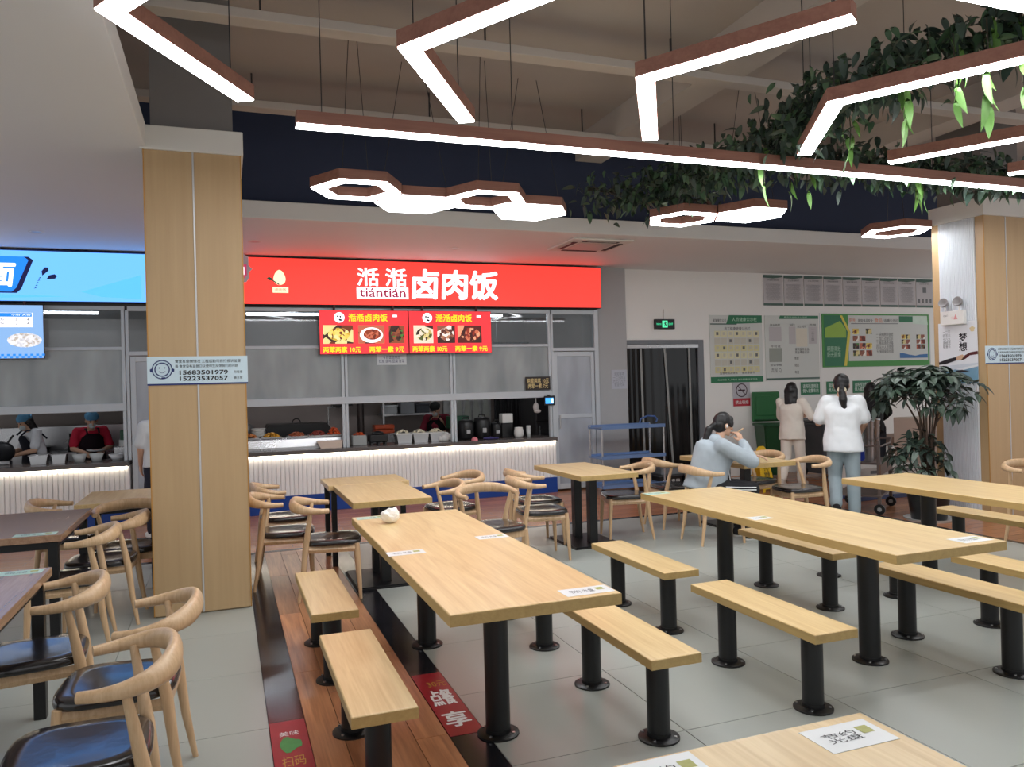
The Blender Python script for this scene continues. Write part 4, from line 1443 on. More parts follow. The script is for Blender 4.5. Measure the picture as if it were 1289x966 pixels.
# ---- horn back chair
def make_chair(label):
    t = thing('horn_chair', label, 'chair', (0, 0, 0), group='horn-back chairs')
    # seat cushion: rounded trapezoid, dished
    b = MB()
    outline = []
    n = 40
    for k in range(n):
        a = 2 * pi * k / n
        c, s = cos(a), sin(a)
        p = 4.0
        r = (abs(c) ** p + abs(s) ** p) ** (-1 / p)
        x, y = r * c, r * s
        w = .235 - .03 * (1 - (y + 1) / 2)
        outline.append((x * w, y * .225 + .01))
    rings = []
    for (sc, z) in ((.88, .418), (.985, .424), (1.0, .44), (.985, .455), (.93, .464), (.7, .462), (.35, .456)):
        rings.append([b.bm.verts.new((x * sc, y * sc, z)) for x, y in outline])
    for a, c in zip(rings, rings[1:]):
        for k in range(n):
            b.bm.faces.new((a[k], a[(k + 1) % n], c[(k + 1) % n], c[k]))
    b.bm.faces.new(rings[-1])
    b.bm.faces.new(list(reversed(rings[0])))
    b.build('seat_cushion', LEATHER, t, smooth=True)
    # seat rails
    b = MB()
    b.box(-.19, .185, .368, .19, .208, .418, bev=.004)
    b.box(-.165, -.2, .368, .165, -.178, .418, bev=.004)
    for s in (-1, 1):
        b.tube([(s * .178, -.19, .393), (s * .2, .195, .393)], .025, 4, flat=.5, up=(1, 0, 0))
    b.build('seat_rail', CHAIRW, t)
    for s in (-1, 1):
        o = MB().tube([(s * .215, .215, 0), (s * .207, .206, .2), (s * .2, .198, .36), (s * .198, .196, .43)], [.012, .019, .0225, .019], 12).build('leg', CHAIRW, t)
        auto(o)
        o = MB().tube([(s * .205, -.25, 0), (s * .193, -.215, .2), (s * .188, -.19, .42), (s * .215, -.165, .58), (s * .24, -.145, .70)], [.012, .019, .024, .019, .014], 12).build('back_leg', CHAIRW, t)
        auto(o)
    ctrl = [(-.236, -.012, .698), (-.252, -.075, .70), (-.256, -.145, .707), (-.23, -.215, .718), (-.16, -.264, .728), (-.08, -.285, .735), (0, -.29, .738)]
    ctrl += [(-x, y, z) for x, y, z in reversed(ctrl[:-1])]
    rad = [.0185, .021, .0245, .027, .027, .025, .024]
    rad += list(reversed(rad[:-1]))
    fl = [1.0, 1.02, 1.1, 1.3, 1.6, 1.8, 1.85]
    fl += list(reversed(fl[:-1]))
    P = [Vector(c) for c in ctrl]
    pts, rr, ff = [], [], []
    for i in range(len(P) - 1):
        p0, p1, p2, p3 = P[max(i - 1, 0)], P[i], P[i + 1], P[min(i + 2, len(P) - 1)]
        for k in range(4):
            u = k / 4
            pts.append(.5 * ((2 * p1) + (p2 - p0) * u + (2 * p0 - 5 * p1 + 4 * p2 - p3) * u * u + (3 * p1 - p0 - 3 * p2 + p3) * u ** 3))
            rr.append(rad[i] * (1 - u) + rad[i + 1] * u)
            ff.append(fl[i] * (1 - u) + fl[i + 1] * u)
    pts.append(P[-1])
    rr.append(rad[-1])
    ff.append(fl[-1])
    o = MB().tube(pts, rr, 14, flat=ff).build('horn_back', CHAIRW, t)
    auto(o, 60)
    return t


RT, LT, FR, BK = -pi / 2, pi / 2, 0.0, pi     # faces +X, -X, +Y, -Y
CH = [
    (-.18, 2.97, LT + .05, 'horn chair pulled out on the grey slabs, nearest the red floor sticker'),
    (-.13, 3.57, LT - .06, 'horn chair pulled out on the grey slabs, between its twin and the tan column'),
    (-.555, 4.17, LT + .1, 'horn chair with its horns over the glossy walnut table'),
    (-.69, 5.77, LT + .05, 'horn chair drawn up to the side of the dark walnut table'),
    (-.56, 6.30, LT - .05, 'horn chair squeezed between the walnut table and the tan column'),
    (-.735, 7.07, BK, 'horn chair with its back against the pale table half hidden by the column'),
    (-1.55, 7.44, RT, 'horn chair across the walnut table nearest the blue counter'),
    (.2, 7.62, RT + .05, 'horn chair facing the thin legged pale cafe table'),
    (.16, 6.86, RT - .1, 'horn chair right behind the tan column, facing the black based cafe table'),
    (.47, 6.36, RT - .12, 'horn chair at the plank aisle, seat toward the black based cafe table'),
    (2.0, 6.86, LT + .06, 'horn chair facing the black based cafe table from the slab side'),
    (2.36, 7.48, LT + .2, 'horn chair set back from the cafe tables, nearest the blue plinth'),
    (2.06, 6.50, BK + .12, 'horn chair turned with its back to the counter behind the tissue table'),
    (2.66, 7.38, RT + .02, 'horn chair facing the twin-post cafe table, the one nearer the counter'),
    (2.46, 6.82, RT - .1, 'horn chair facing the twin-post cafe table, the one with its whole back in view'),
    (4.20, 7.20, LT - .25, 'horn chair on the trolley side of the twin-post cafe table'),
    (4.40, 7.60, RT + .0, 'empty horn chair in front of the strip curtain, behind the diner'),
    (4.30, 6.70, RT - .06, 'horn chair that the diner in the grey hoodie sits on'),
    (6.05, 7.55, LT + .1, 'horn chair beyond the diner table, in front of the woman in beige'),
    (6.03, 6.72, LT - .15, 'horn chair across the table from the diner, seat in full view'),
    (7.22, 5.42, BK - .1, 'horn chair standing in front of the tan column by the potted tree'),
]
chair0 = None
for bx, by, rz, lab in CH:
    d = Vector((-sin(rz), cos(rz)))
    x, y = bx + d.x * .295, by + d.y * .295
    if chair0 is None:
        chair0 = make_chair(lab)
        chair0.location = (x, y, 0)
        chair0.rotation_euler = (0, 0, rz)
    else:
        dup(chair0, (x, y, 0), rz, lab, 'horn-back chairs')

# ================================================================== HANGING LAMPS
ZL = 3.3


def offset_poly(pts, d):
    out = []
    n = len(pts)
    P = [Vector(p) for p in pts]
    for i in range(n):
        if i == 0:
            t = (P[1] - P[0]).normalized()
            nn = Vector((-t.y, t.x))
            out.append(P[0] + nn * d)
        elif i == n - 1:
            t = (P[-1] - P[-2]).normalized()
            nn = Vector((-t.y, t.x))
            out.append(P[-1] + nn * d)
        else:
            t0 = (P[i] - P[i - 1]).normalized()
            t1 = (P[i + 1] - P[i]).normalized()
            n0, n1 = Vector((-t0.y, t0.x)), Vector((-t1.y, t1.x))
            m = (n0 + n1).normalized()
            out.append(P[i] + m * (d / max(.2, m.dot(n0))))
    return out


def strip(name, label, pts, group, w=.055, h=.085, wires=()):
    c = Vector((sum(p[0] for p in pts) / len(pts), sum(p[1] for p in pts) / len(pts)))
    L = [Vector(p) - c for p in pts]
    t = thing(name, label, 'lamp', (c.x, c.y, ZL), group=group)
    a, b_ = offset_poly(L, w), offset_poly(L, -w)
    ring = [(p.x, p.y) for p in a] + [(p.x, p.y) for p in reversed(b_)]
    b = MB()
    b.prism(ring, .004, h)
    b.build('housing', HOUSE, t)
    a, b_ = offset_poly(L, w - .004), offset_poly(L, -w + .004)
    for i in range(len(L) - 1):
        b = MB()
        q = [a[i], a[i + 1], b_[i + 1], b_[i]]
        b.prism([(p.x, p.y) for p in q], -.004, .0035)
        b.build('diffuser', LEDW, t)
    for (x, y) in wires:
        MB().cyl((x - c.x, y - c.y, h), (x - c.x, y - c.y, 4.6 - ZL), .0035, seg=6).build('suspension_wire', WIRE, t)
    return t


CHL = ['chevron ceiling lamp at the edge of the lowered soffit', 'chevron ceiling lamp second from the lowered soffit', 'chevron ceiling lamp third from the lowered soffit', 'chevron ceiling lamp under the bright hanging leaves']
for k in range(4):
    vx = -.43 + 1.325 * k
    strip('chevron_lamp', CHL[k], [(vx + .58, 4.70), (vx, 3.76), (vx + .58, 2.84)], 'chevron ceiling lamps', wires=((vx + .03, 3.80), (vx + .54, 2.92), (vx + .5, 4.6)))
for k, (vx, lab) in enumerate(((5.53, 'reversed chevron ceiling lamp before the long leaf garland'), (6.84, 'reversed chevron ceiling lamp nearest the fluted column'))):
    strip('chevron_lamp', lab, [(vx - .58, 4.70), (vx, 3.76), (vx - .58, 2.84)], 'chevron ceiling lamps', wires=((vx - .03, 3.80), (vx - .5, 4.6)))
strip('linear_lamp', 'long straight ceiling lamp passing under the leaf garland', [(.46, 5.06), (8.6, 5.06)], 'straight ceiling lamps', wires=[(.62 + 1.3 * k, 5.06) for k in range(7)])
strip('linear_lamp', 'long straight ceiling lamp above the plank aisle end', [(.46, 2.5), (8.6, 2.5)], 'straight ceiling lamps', wires=[(.62 + 1.3 * k, 2.5) for k in range(7)])


def hexpts(r):
    return [(r * cos(k * pi / 3), r * sin(k * pi / 3)) for k in range(6)]


def hexlamp(label, cx, cy, ring, R=.385):
    t = thing('hexagon_lamp', label, 'lamp', (cx, cy, ZL), group='hexagon ceiling lamps')
    o, i = hexpts(R), hexpts(R * .66)
    h = .085
    b = MB()
    if ring:
        for k in range(6):
            k2 = (k + 1) % 6
            b.prism([o[k], o[k2], i[k2], i[k]], .004, h)
        b.build('housing', HOUSE, t)
        o2, i2 = hexpts(R - .008), hexpts(R * .66 + .008)
        b = MB()
        for k in range(6):
            k2 = (k + 1) % 6
            b.prism([o2[k], o2[k2], i2[k2], i2[k]], -.004, .0035)
        b.build('diffuser', LEDW, t)
    else:
        b.prism(o, .004, h)
        b.build('housing', HOUSE, t)
        b = MB()
        b.prism(hexpts(R - .008), -.004, .0035)
        b.build('diffuser', HEXW, t)
    for k in (1, 4) if ring else (0, 3):
        x, y = (R - .07) * cos(k * pi / 3), (R - .07) * sin(k * pi / 3)
        MB().cyl((x, y, h), (x * .3, y * .3, 4.6 - ZL), .003, seg=6).build('suspension_wire', WIRE, t)
    return t


hexlamp('open hexagon ring lamp at the start of the row of four', 1.08, 6.58, True)
hexlamp('solid hexagon lamp panel between two ring lamps', 1.675, 6.965, False)
hexlamp('open hexagon ring lamp between two solid panels', 2.25, 6.65, True)
hexlamp('solid hexagon lamp panel at the end of the row of four', 2.83, 7.02, False)
hexlamp('open hexagon ring lamp in the pair under the leaves', 4.50, 6.95, True)
hexlamp('solid hexagon lamp panel in the pair under the leaves', 5.08, 6.60, False)
hexlamp('open hexagon ring lamp hanging by the fluted column', 7.42, 6.98, True)

# downlights and air conditioner in the soffit
for x, y, lab in ((2.84, 9.72, 'round recessed downlight over the rice sign'), (-1.88, 9.68, 'round recessed downlight over the blue sign'), (.37, 9.75, 'round recessed downlight beside the tan column')):
    t = thing('downlight', lab, 'lamp', (x, y, 3.42), group='recessed downlights')
    o = MB().lathe([(.05, .0), (.062, -.004), (.075, -.004), (.078, 0)], (0, 0, 0), 24).build('rim', WHITEP, t)
    auto(o)
    disc(.05, mat('downlight_glass', (180, 180, 184), rough=.3, var=.02), t, Matrix.Rotation(pi, 4, 'X'), 'lens', z=.0005)
t = thing('ceiling_air_conditioner', 'square white cassette air conditioner in the soffit', 'air conditioner', (4.47, 9.08, 3.42))
b = MB()
b.box(-.42, -.42, -.025, .42, .42, 0, bev=.01)
b.build('frame', WHITEP, t)
MB().box(-.24, -.24, -.032, .24, .24, -.0255, bev=.004).build('intake_grille', mat('ac_grille', (190, 184, 180), rough=.5, var=.03), t)
DK = mat('dark_slot', (40, 36, 36), rough=.6, var=.05)
for k in range(4):
    a = k * pi / 2
    o = MB().box(-.25, -.352, -.03, .25, -.285, -.0255).build('outlet_slot', DK, t)
    o.rotation_euler = (0, 0, a)
    o = MB().tube([(-.2, -.36, -.032), (.2, -.36, -.032)], .012, 4, flat=.3).build('flap', WHITEP, t)
    o.rotation_euler = (0, 0, a)

# ================================================================== SIGNS ON THE BACK WALL
YW = 10.95
GREEN = mat('green_board', (24, 116, 74), rough=.4, var=.04)
GREEN2 = mat('leaf_green_board', (64, 148, 60), rough=.4, var=.06)
LIME = mat('lime_board', (150, 190, 60), rough=.4, var=.05)
BOARD = mat('pale_board', (212, 216, 212), rough=.4, var=.02)
GREYPR = mat('mid_grey_print', (110, 112, 114), rough=.5, var=.03)


def board(name, label, x0, x1, z0, z1, m, cat='board', t=.012):
    cx, cz = (x0 + x1) / 2, (z0 + z1) / 2
    o = thing(name, label, cat, (cx, YW - t, cz))
    plate(x1 - x0, z1 - z0, m, o, frame_y(0, 0, 0), 'panel', t=t - .001)
    return o, x1 - x0, z1 - z0


# nine notice sheets in a row
NOTC = mat('lavender_grey_sheet', (196, 192, 194), rough=.5, var=.02)
DKGREEN = mat('muted_green_print', (76, 104, 94), rough=.5, var=.04)
ordn = ['first', 'second', 'third', 'fourth', 'fifth', 'sixth', 'seventh', 'eighth', 'ninth']
heads = ['食堂管理制度', '卫生管理制度', '从业人员制度', '采购验收制度', '餐具消毒制度', '食品留样制度', '加工操作规程', '安全责任制度', '扫码评价']
for k in range(9):
    x0 = 8.65 + .43 * k
    t, w, h = board('notice_sheet', f'grey notice sheet with muted green bands, {ordn[k]} of the row from the strip curtain door', x0, x0 + .405, 2.87, 3.395, NOTC, 'notice')
    t['group'] = 'row of notice sheets'
    b = MB()
    poly([(-w / 2, h / 2 - .05), (0, h / 2 - .06), (w / 2, h / 2 - .035), (w / 2, h / 2), (-w / 2, h / 2)], DKGREEN, t, frame_y(0, 0, 0), 'head_band')
    poly([(-w / 2, -h / 2), (w / 2, -h / 2), (w / 2, -h / 2 + .04), (-w / 2, -h / 2 + .04)], DKGREEN, t, frame_y(0, 0, 0), 'foot_band')
    text(heads[k], .24, .03, GREYPR, t, frame_y(0, -.001, h / 2 - .085), 'heading')
    if k < 8:
        body = '\n'.join('食堂工作人员必须严格遵守国家法律规定'[(j * 3) % 6:] for j in range(8))
        text(body, .3, .28, mat('pale_grey_print', (150, 148, 152), rough=.5), t, frame_y(0, -.001, -.03), 'body_text')
    else:
        for q in range(4):
            plate(.05, .08, GREYPR, t, frame_y(-.14 + .095 * q, -.0008, -.14), 'code_square', t=.0006)
        plate(.09, .1, GREYPR, t, frame_y(0, -.0008, .06), 'code_square', t=.0006)

t, w, h = board('menu_board', 'pale board with a pale yellow staff table under a green banner', 7.55, 8.60, 1.57, 2.70, BOARD)
poly([(-.2, h / 2 - .15), (w / 2, h / 2 - .13), (w / 2, h / 2), (-.14, h / 2)], GREEN, t, frame_y(0, 0, 0), 'banner')
text('人员健康公示栏', .5, .065, mat('pale_green_print', (190, 226, 200), rough=.5), t, frame_y(.17, -.001, h / 2 - .07), 'heading')
text('某某餐饮公司', .26, .05, BLKPR, t, frame_y(-.33, -.001, h / 2 - .09), 'heading')
plate(w, .02, DKGREEN, t, frame_y(-.25, -.0008, h / 2 - .15) @ Matrix.Scale(.5, 4, (1, 0, 0)), 'rule', t=.001)
plate(w, .1, GREEN, t, frame_y(0, -.0008, -h / 2 + .05), 'foot_band', t=.001)
text('食品安全 人人有责 关注健康 共享生活', .8, .03, MATS['pale_green_print'], t, frame_y(0, -.002, -h / 2 + .05), 'lettering')
text('员工健康管理公示栏', .52, .055, BLKPR, t, frame_y(.02, -.001, h / 2 - .225), 'heading')
YPAP = [mat('yellow_paper_a', (228, 224, 186), rough=.6, var=.05), mat('yellow_paper_b', (222, 216, 164), rough=.6, var=.05), mat('yellow_paper_c', (206, 204, 190), rough=.6, var=.05)]  # card tones: two pale yellows and a greyish one
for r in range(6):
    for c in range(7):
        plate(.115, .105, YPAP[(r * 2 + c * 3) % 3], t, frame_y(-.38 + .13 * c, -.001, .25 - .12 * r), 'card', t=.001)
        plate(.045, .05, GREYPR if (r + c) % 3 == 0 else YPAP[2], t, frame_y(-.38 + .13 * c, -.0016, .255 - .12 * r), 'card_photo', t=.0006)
text('监督电话及微信      服务承诺书', .7, .04, BLKPR, t, frame_y(0, -.001, -.405), 'lettering')

t, w, h = board('notice_board', 'pale board of permits and papers beneath a narrow green banner', 8.66, 9.80, 1.58, 2.70, BOARD)
poly([(-.28, h / 2 - .06), (w / 2, h / 2 - .055), (w / 2, h / 2), (-.25, h / 2)], GREEN, t, frame_y(0, 0, 0), 'banner')
text('食品安全信息公示栏', .5, .035, MATS['pale_green_print'], t, frame_y(.08, -.001, h / 2 - .03), 'heading')
plate(w, .03, DKGREEN, t, frame_y(0, -.0008, -h / 2 + .03), 'foot_band', t=.001)
for (x, z, a, c, m, tx) in ((-.36, .24, .26, .25, NOTC, '营业执照'), (-.36, -.12, .27, .24, mat('grey_green_paper', (160, 166, 158), rough=.6, var=.04), '许可证'), (0, .22, .14, .3, NOTC, '承诺书'), (.2, .18, .24, .32, mat('cream_paper', (226, 220, 204), rough=.6, var=.04), '公示'), (.44, .22, .18, .3, NOTC, '检测')):
    plate(a, c, m, t, frame_y(x, -.001, z), 'paper', t=.001)
    text(tx, a * .8, .04, BLKPR, t, frame_y(x, -.001, z + c / 2 + .03), 'caption')
text('一\n二\n三\n四', .06, .2, GREYPR, t, frame_y(.44, -.002, .22), 'lettering')
text('餐饮服务食品\n安全等级公示', .3, .1, BLKPR, t, frame_y(.2, -.001, -.05), 'caption')
text('年度\n\n动态\n\n年度', .09, .3, BLKPR, t, frame_y(.08, -.001, -.3), 'lettering')
text('投诉举报', .24, .04, BLKPR, t, frame_y(-.36, -.001, -.29), 'caption')
text('流程 Q', .22, .09, GREYPR, t, frame_y(-.36, -.001, -.38), 'lettering')

t, w, h = board('photo_board', 'wide green edged board with food photographs and blue waves', 9.88, 12.38, 1.79, 2.74, GREEN2)
plate(w - .62, h - .13, BOARD, t, frame_y(.27, -.0008, .04), 'white_field', t=.001)
poly([(-w / 2 + .04, -h / 2 + .02), (-.78, -h / 2 + .02), (-.68, .15), (-.85, h / 2 - .03), (-w / 2 + .04, h / 2 - .03)], GREEN, t, frame_y(0, -.0012, 0), 'wing')
poly([(-w / 2 + .06, .05), (-.72, .05), (-.72, .2), (-.85, .35), (-w / 2 + .06, .22)], LIME, t, frame_y(0, -.0016, 0), 'wing_light')
poly([(-.78, -h / 2 + .02), (-.72, -h / 2 + .02), (-.62, .15), (-.8, h / 2 - .03), (-.85, h / 2 - .03), (-.68, .15)], mat('yellow_edge', (226, 210, 70), rough=.4, var=.03), t, frame_y(0, -.002, 0), 'wing_edge')
text('明厨亮灶\n阳光厨房', .3, .2, MATS['pale_green_print'], t, frame_y(-1.0, -.002, -.2), 'lettering')
ORG = mat('orange_print', (226, 120, 70), rough=.5, var=.03)
text('阳光', .14, .08, ORG, t, frame_y(-.57, -.0016, .36), 'heading')
text('厨房食品安全', .34, .06, BLKPR, t, frame_y(-.27, -.0016, .355), 'heading')
text('食品', .18, .08, ORG, t, frame_y(.03, -.0016, .36), 'heading')
text('追溯公示栏', .34, .06, BLKPR, t, frame_y(.33, -.0016, .355), 'heading')
plate(1.1, .012, GREYPR, t, frame_y(-.05, -.0012, .3), 'rule', t=.001)
poly([(.52, .33), (.85, .33), (.85, .44), (.52, .44)], GREEN, t, frame_y(0, -.0016, 0), 'corner_patch')
poly([(.85, .30), (1.22, .28), (1.2, .44), (.85, .44)], mat('white_green', (210, 230, 216), rough=.4, var=.1, vscale=9), t, frame_y(0, -.0016, 0), 'corner_patch')
fc = [FOODS[0], FOODS[3], FOODS[4], FOODS[1], FOODS[2], FOODS[5]]
k = 0
for r in range(4):
    for c in range(3):
        if (r, c) in ((1, 2), (0, 1)):
            continue
        plate(.14, .1, print_mat('board_food_%d' % (k % 6), fc[k % 6], 18, 0, k), t, frame_y(-.5 + .15 * c, -.0016, .16 - .13 * r), 'photo', t=.001)
        k += 1
text('一 采购原料查验\n二 加工过程公示\n三 餐具清洗消毒\n四 从业人员管理\n五 餐厨废弃处理', .4, .38, GREYPR, t, frame_y(.17, -.0016, -.05), 'body_text')
for c in range(2):
    for r in range(3):
        for q in range(2):
            plate(.1, .08, print_mat('board_food_%d' % ((r + q + c) % 6), fc[(r + q + c) % 6], 18), t, frame_y(.62 + .36 * c + .11 * q, -.0016, .06 - .09 * r), 'photo', t=.001)
poly([(.52, -.33), (1.2, -.33), (1.2, -.26), (1.0, -.27), (.9, -.29), (.75, -.27), (.6, -.24), (.52, -.24)], mat('blue_wave', (50, 110, 170), rough=.4, var=.05), t, frame_y(0, -.0018, 0), 'wave')

t, w, h = board('no_smoking_sign', 'grey and red no smoking sign beside the green bin', 7.98, 8.32, 1.17, 1.58, mat('sign_grey', (190, 188, 196), rough=.4, var=.02), 'sign')
plate(w, .13, mat('sign_red', (186, 40, 56), rough=.4, var=.03), t, frame_y(0, -.0008, -h / 2 + .065), 'red_band', t=.001)
text('禁止吸烟', .26, .06, WHPR, t, frame_y(0, -.002, -h / 2 + .065), 'lettering', bold=.01)
DPUR = mat('sign_dark', (60, 30, 46), rough=.5, var=.03)
disc(.115, DPUR, t, frame_y(0, -.0005, .06), 'ring', inner=.098)
plate(.14, .025, DPUR, t, frame_y(0, -.001, .06), 'cigarette', t=.001)
plate(.2, .014, DPUR, t, frame_y(0, -.0015, .06) @ Matrix.Rotation(-.8, 4, 'Z'), 'slash', t=.001)
for k, (x0, x1, lab) in enumerate(((9.39, 9.80, 'green slogan plate beside the woman in beige'), (9.95, 10.36, 'green slogan plate behind the ponytailed woman'), (10.54, 10.95, 'green slogan plate nearest the potted tree'))):
    t, w, h = board('slogan_plate', lab, x0, x1, 1.32, 1.54, GREEN, 'sign')
    t['group'] = 'green slogan plates'
    text('请将残渣倒进\n倒入收集车内', .34, .15, mat('white_green_print', (214, 232, 222), rough=.5), t, frame_y(0, -.001, 0), 'lettering', bold=.01)

# exit sign
t = thing('exit_sign', 'black emergency exit sign with glowing green running man over the curtain door', 'sign', (6.685, YW - .04, 2.545))
MB().box(-.185, 0, -.08, .185, .04, .08, bev=.004).build('housing', BLKP, t)
EXG = mat('exit_green', (40, 220, 150), rough=.4, emit=.9, ecol=(70, 240, 170))
plate(.1, .11, mat('exit_panel', (60, 200, 140), rough=.4, emit=.8, ecol=(90, 235, 175)), t, frame_y(0, -.0008, 0), 'pictogram_field', t=.001)
poly([(-.02, -.04), (-.005, -.04), (.005, -.01), (.02, -.035), (.032, -.028), (.012, .01), (.028, .012), (.028, .022), (-.002, .026), (-.024, .01), (-.016, .003), (-.004, .01), (-.008, -.012)], BLKP, t, frame_y(0, -.0012, 0), 'running_man')
disc(.009, BLKP, t, frame_y(.008, -.0012, .036), 'running_man_head')
text('安全出口', .09, .03, EXG, t, frame_y(-.112, -.001, 0), 'lettering')
text('EXIT', .08, .032, EXG, t, frame_y(.108, -.001, 0), 'lettering')
MB().cyl((-.01, .03, .08), (.0, .035, .24), .003, seg=6).build('cable', mat('brown_cable', (120, 80, 60), rough=.5, var=.03), t)

# ---- poster and emergency lamp on the fluted side of the right column
XC = 7.838
t = thing('poster', 'white paper poster with brush calligraphy and two reaching hands on the fluted column', 'poster', (XC - .002, 6.545, 1.86))
w, h = .50, .70
plate(w, h, mat('poster_paper', (226, 228, 232), rough=.5, var=.02), t, frame_x(0, 0, 0), 'sheet', t=.002)
poly([(-w / 2, -h / 2), (w / 2, -h / 2), (w / 2, -.16), (.05, -.2), (-w / 2, -.16)], mat('poster_sky', (120, 160, 184), rough=.5, var=.2, vscale=5), t, frame_x(0, 0, 0), 'sky_print')
poly([(-w / 2, -.22), (-.1, -.2), (.05, -.17), (w / 2, -.14), (w / 2, -.12), (-w / 2, -.15)], mat('poster_cloud', (206, 212, 220), rough=.5, var=.1, vscale=7), t, frame_x(0, -.0004, 0) if False else frame_x(-.0006, 0, 0), 'cloud_print')
SKN = mat('poster_skin', (206, 170, 140), rough=.5, var=.08)
poly([(-.02, -.04), (.06, -.02), (.09, -.045), (.07, -.08), (-.02, -.08)], SKN, t, frame_x(-.0012, 0, 0), 'hand_print')
poly([(.04, -.09), (.09, -.03), (.16, .0), (w / 2, .01), (w / 2, -.025), (.15, -.035), (.1, -.07)], mat('poster_maroon', (84, 30, 30), rough=.5, var=.1), t, frame_x(-.0012, 0, 0), 'sleeve_print')
poly([(-w / 2, -.1), (-.15, -.07), (-.02, -.045), (-.02, -.085), (-.15, -.12), (-w / 2, -.13)], BLKPR, t, frame_x(-.0012, 0, 0), 'sleeve_print')
poly([(-.02, -.2), (.05, -.195), (.15, -.21), (.05, -.225), (-.06, -.225)], BLKPR, t, frame_x(-.0012, 0, 0), 'sleeve_print')
text('梦\n想', .1, .2, BLKPR, t, frame_x(-.001, -.07, .12), 'calligraphy', bold=.02)
text('一二三\n四五六\n七八九\n团结进\n取奋斗', .1, .2, GREYPR, t, frame_x(-.001, .14, .16), 'lettering')
poly([(.03 * cos(a) * (1 + .3 * sin(5 * a)), .03 * sin(a)) for a in [2 * pi * k / 20 for k in range(20)]], mat('pale_gold', (216, 196, 150), rough=.5, var=.05), t, frame_x(-.001, -.19, .26), 'flower_print')
t = thing('emergency_light', 'white twin head emergency light above the calligraphy poster', 'lamp', (XC - .002, 6.57, 2.26))
MB().box(-.05, -.15, -.08, 0, .15, .08, bev=.008).build('housing', WPL, t)
for s in (-.085, .1):
    b = MB()
    b.lathe([(.0, -.02), (.03, -.02), (.05, .02), (.054, .05), (.048, .05), (.02, .01), (0, .01)], (0, 0, 0), 20)
    o = b.build('lamp_head', mat('lamp_head_grey', (150, 146, 146), rough=.35, var=.05), t, smooth=True)
    o.matrix_local = Matrix.Translation((-.03, s, .17)) @ Matrix.Rotation(radians(-75), 4, 'Y') @ Matrix.Rotation(.15, 4, 'X')
    MB().cyl((-.03, s, .075), (-.03, s, .17), .009, seg=8).build('neck', WPL, t)
text('小心', .06, .035, mat('pale_red_print', (226, 150, 150), rough=.5), t, frame_x(-.051, -.02, 0), 'lettering')
text('▲', .05, .06, MATS['pale_red_print'], t, frame_x(-.051, -.05, .01), 'emblem')
text('应急灯', .06, .02, BLKPR, t, frame_x(-.051, .08, .03), 'lettering')

# ================================================================== BINS, TROLLEYS, CRATES
BING = mat('green_bin_plastic', (26, 78, 44), rough=.45, var=.08, vscale=5)
BING2 = mat('green_bin_lid', (40, 108, 60), rough=.45, var=.06, vscale=5)


def wheelie(label, x, y, rz, m1, m2, lid_open=True, s=1.0):
    t = thing('wheelie_bin', label, 'bin', (x, y, 0), rz)
    b = MB()
    lo = [(-.17 * s, -.2 * s), (.17 * s, -.2 * s), (.17 * s, .2 * s), (-.17 * s, .2 * s)]
    hi = [(-.23 * s, -.28 * s), (.23 * s, -.28 * s), (.23 * s, .27 * s), (-.23 * s, .27 * s)]
    vl = [b.bm.verts.new((x_, y_, .06)) for x_, y_ in lo]
    vh = [b.bm.verts.new((x_, y_, .86 * s)) for x_, y_ in hi]
    b.bm.faces.new(vl[::-1])
    b.bm.faces.new(vh)
    for k in range(4):
        b.bm.faces.new((vl[k], vl[(k + 1) % 4], vh[(k + 1) % 4], vh[k]))
    bmesh.ops.bevel(b.bm, geom=list(b.bm.edges), offset=.02, segments=2, affect='EDGES')
    b.build('body', m1, t)
    MB().box(-.25 * s, -.3 * s, .84 * s, .25 * s, .29 * s, .88 * s, bev=.01).build('rim', m1, t)
    MB().cyl((-.2 * s, .3 * s, .93 * s), (.2 * s, .3 * s, .93 * s), .015, seg=10).build('handle', m1, t)
    for sx in (-1, 1):
        MB().cyl((sx * .2 * s, .2 * s, .08), (sx * .24 * s, .2 * s, .08), .08, seg=20).build('wheel', BLKP, t)
    if lid_open:
        b = MB()
        b.box(-.235, .31, .9, .235, .355, 1.4, bev=.02)
        b.box(-.17, .295, 1.0, .17, .315, 1.33, bev=.012)
        b.build('lid', m2, t)
    else:
        MB().box(-.25 * s, -.3 * s, .88 * s, .25 * s, .3 * s, .93 * s, bev=.02).build('lid', m2, t)
    return t


wheelie('dark green wheelie bin with its lid propped open against the wall', 8.42, 10.5, -.35, BING, BING2)
GRYB = mat('grey_bin_plastic', (92, 94, 98), rough=.45, var=.06)
wheelie('dark grey bin between the beige woman and the ponytailed woman', 9.15, 10.2, 0, GRYB, GRYB, False)

# blue grey three tier trolley
BLT = mat('blue_grey_steel', (112, 140, 186), rough=.35, metal=.3, var=.08)
t = thing('service_trolley', 'blue-grey three tier trolley before the curtain door', 'trolley', (5.55, 10.2, 0))
for z in (.1, .52, .95):
    MB().box(-.52, -.22, z, .52, .22, z + .02, bev=.003, seg=1).build('shelf', BLT, t)
    b = MB()
    for s in (-1, 1):
        b.box(-.52, s * .22 - .005, z, .52, s * .22 + .005, z + .05)
    b.build('shelf_lip', BLT, t)
for sx in (-1, 1):
    for sy in (-1, 1):
        MB().cyl((sx * .505, sy * .2, .1), (sx * .505, sy * .2, .99), .014, seg=10).build('post', STEEL, t)
        MB().cyl((sx * .505 - .012, sy * .2, .05), (sx * .505 + .012, sy * .2, .05), .05, seg=16).build('wheel', BLKP, t)
t = thing('plastic_loop', 'bent blue plastic loop lying on the trolley', 'loop', (5.93, 10.2, 1.002))
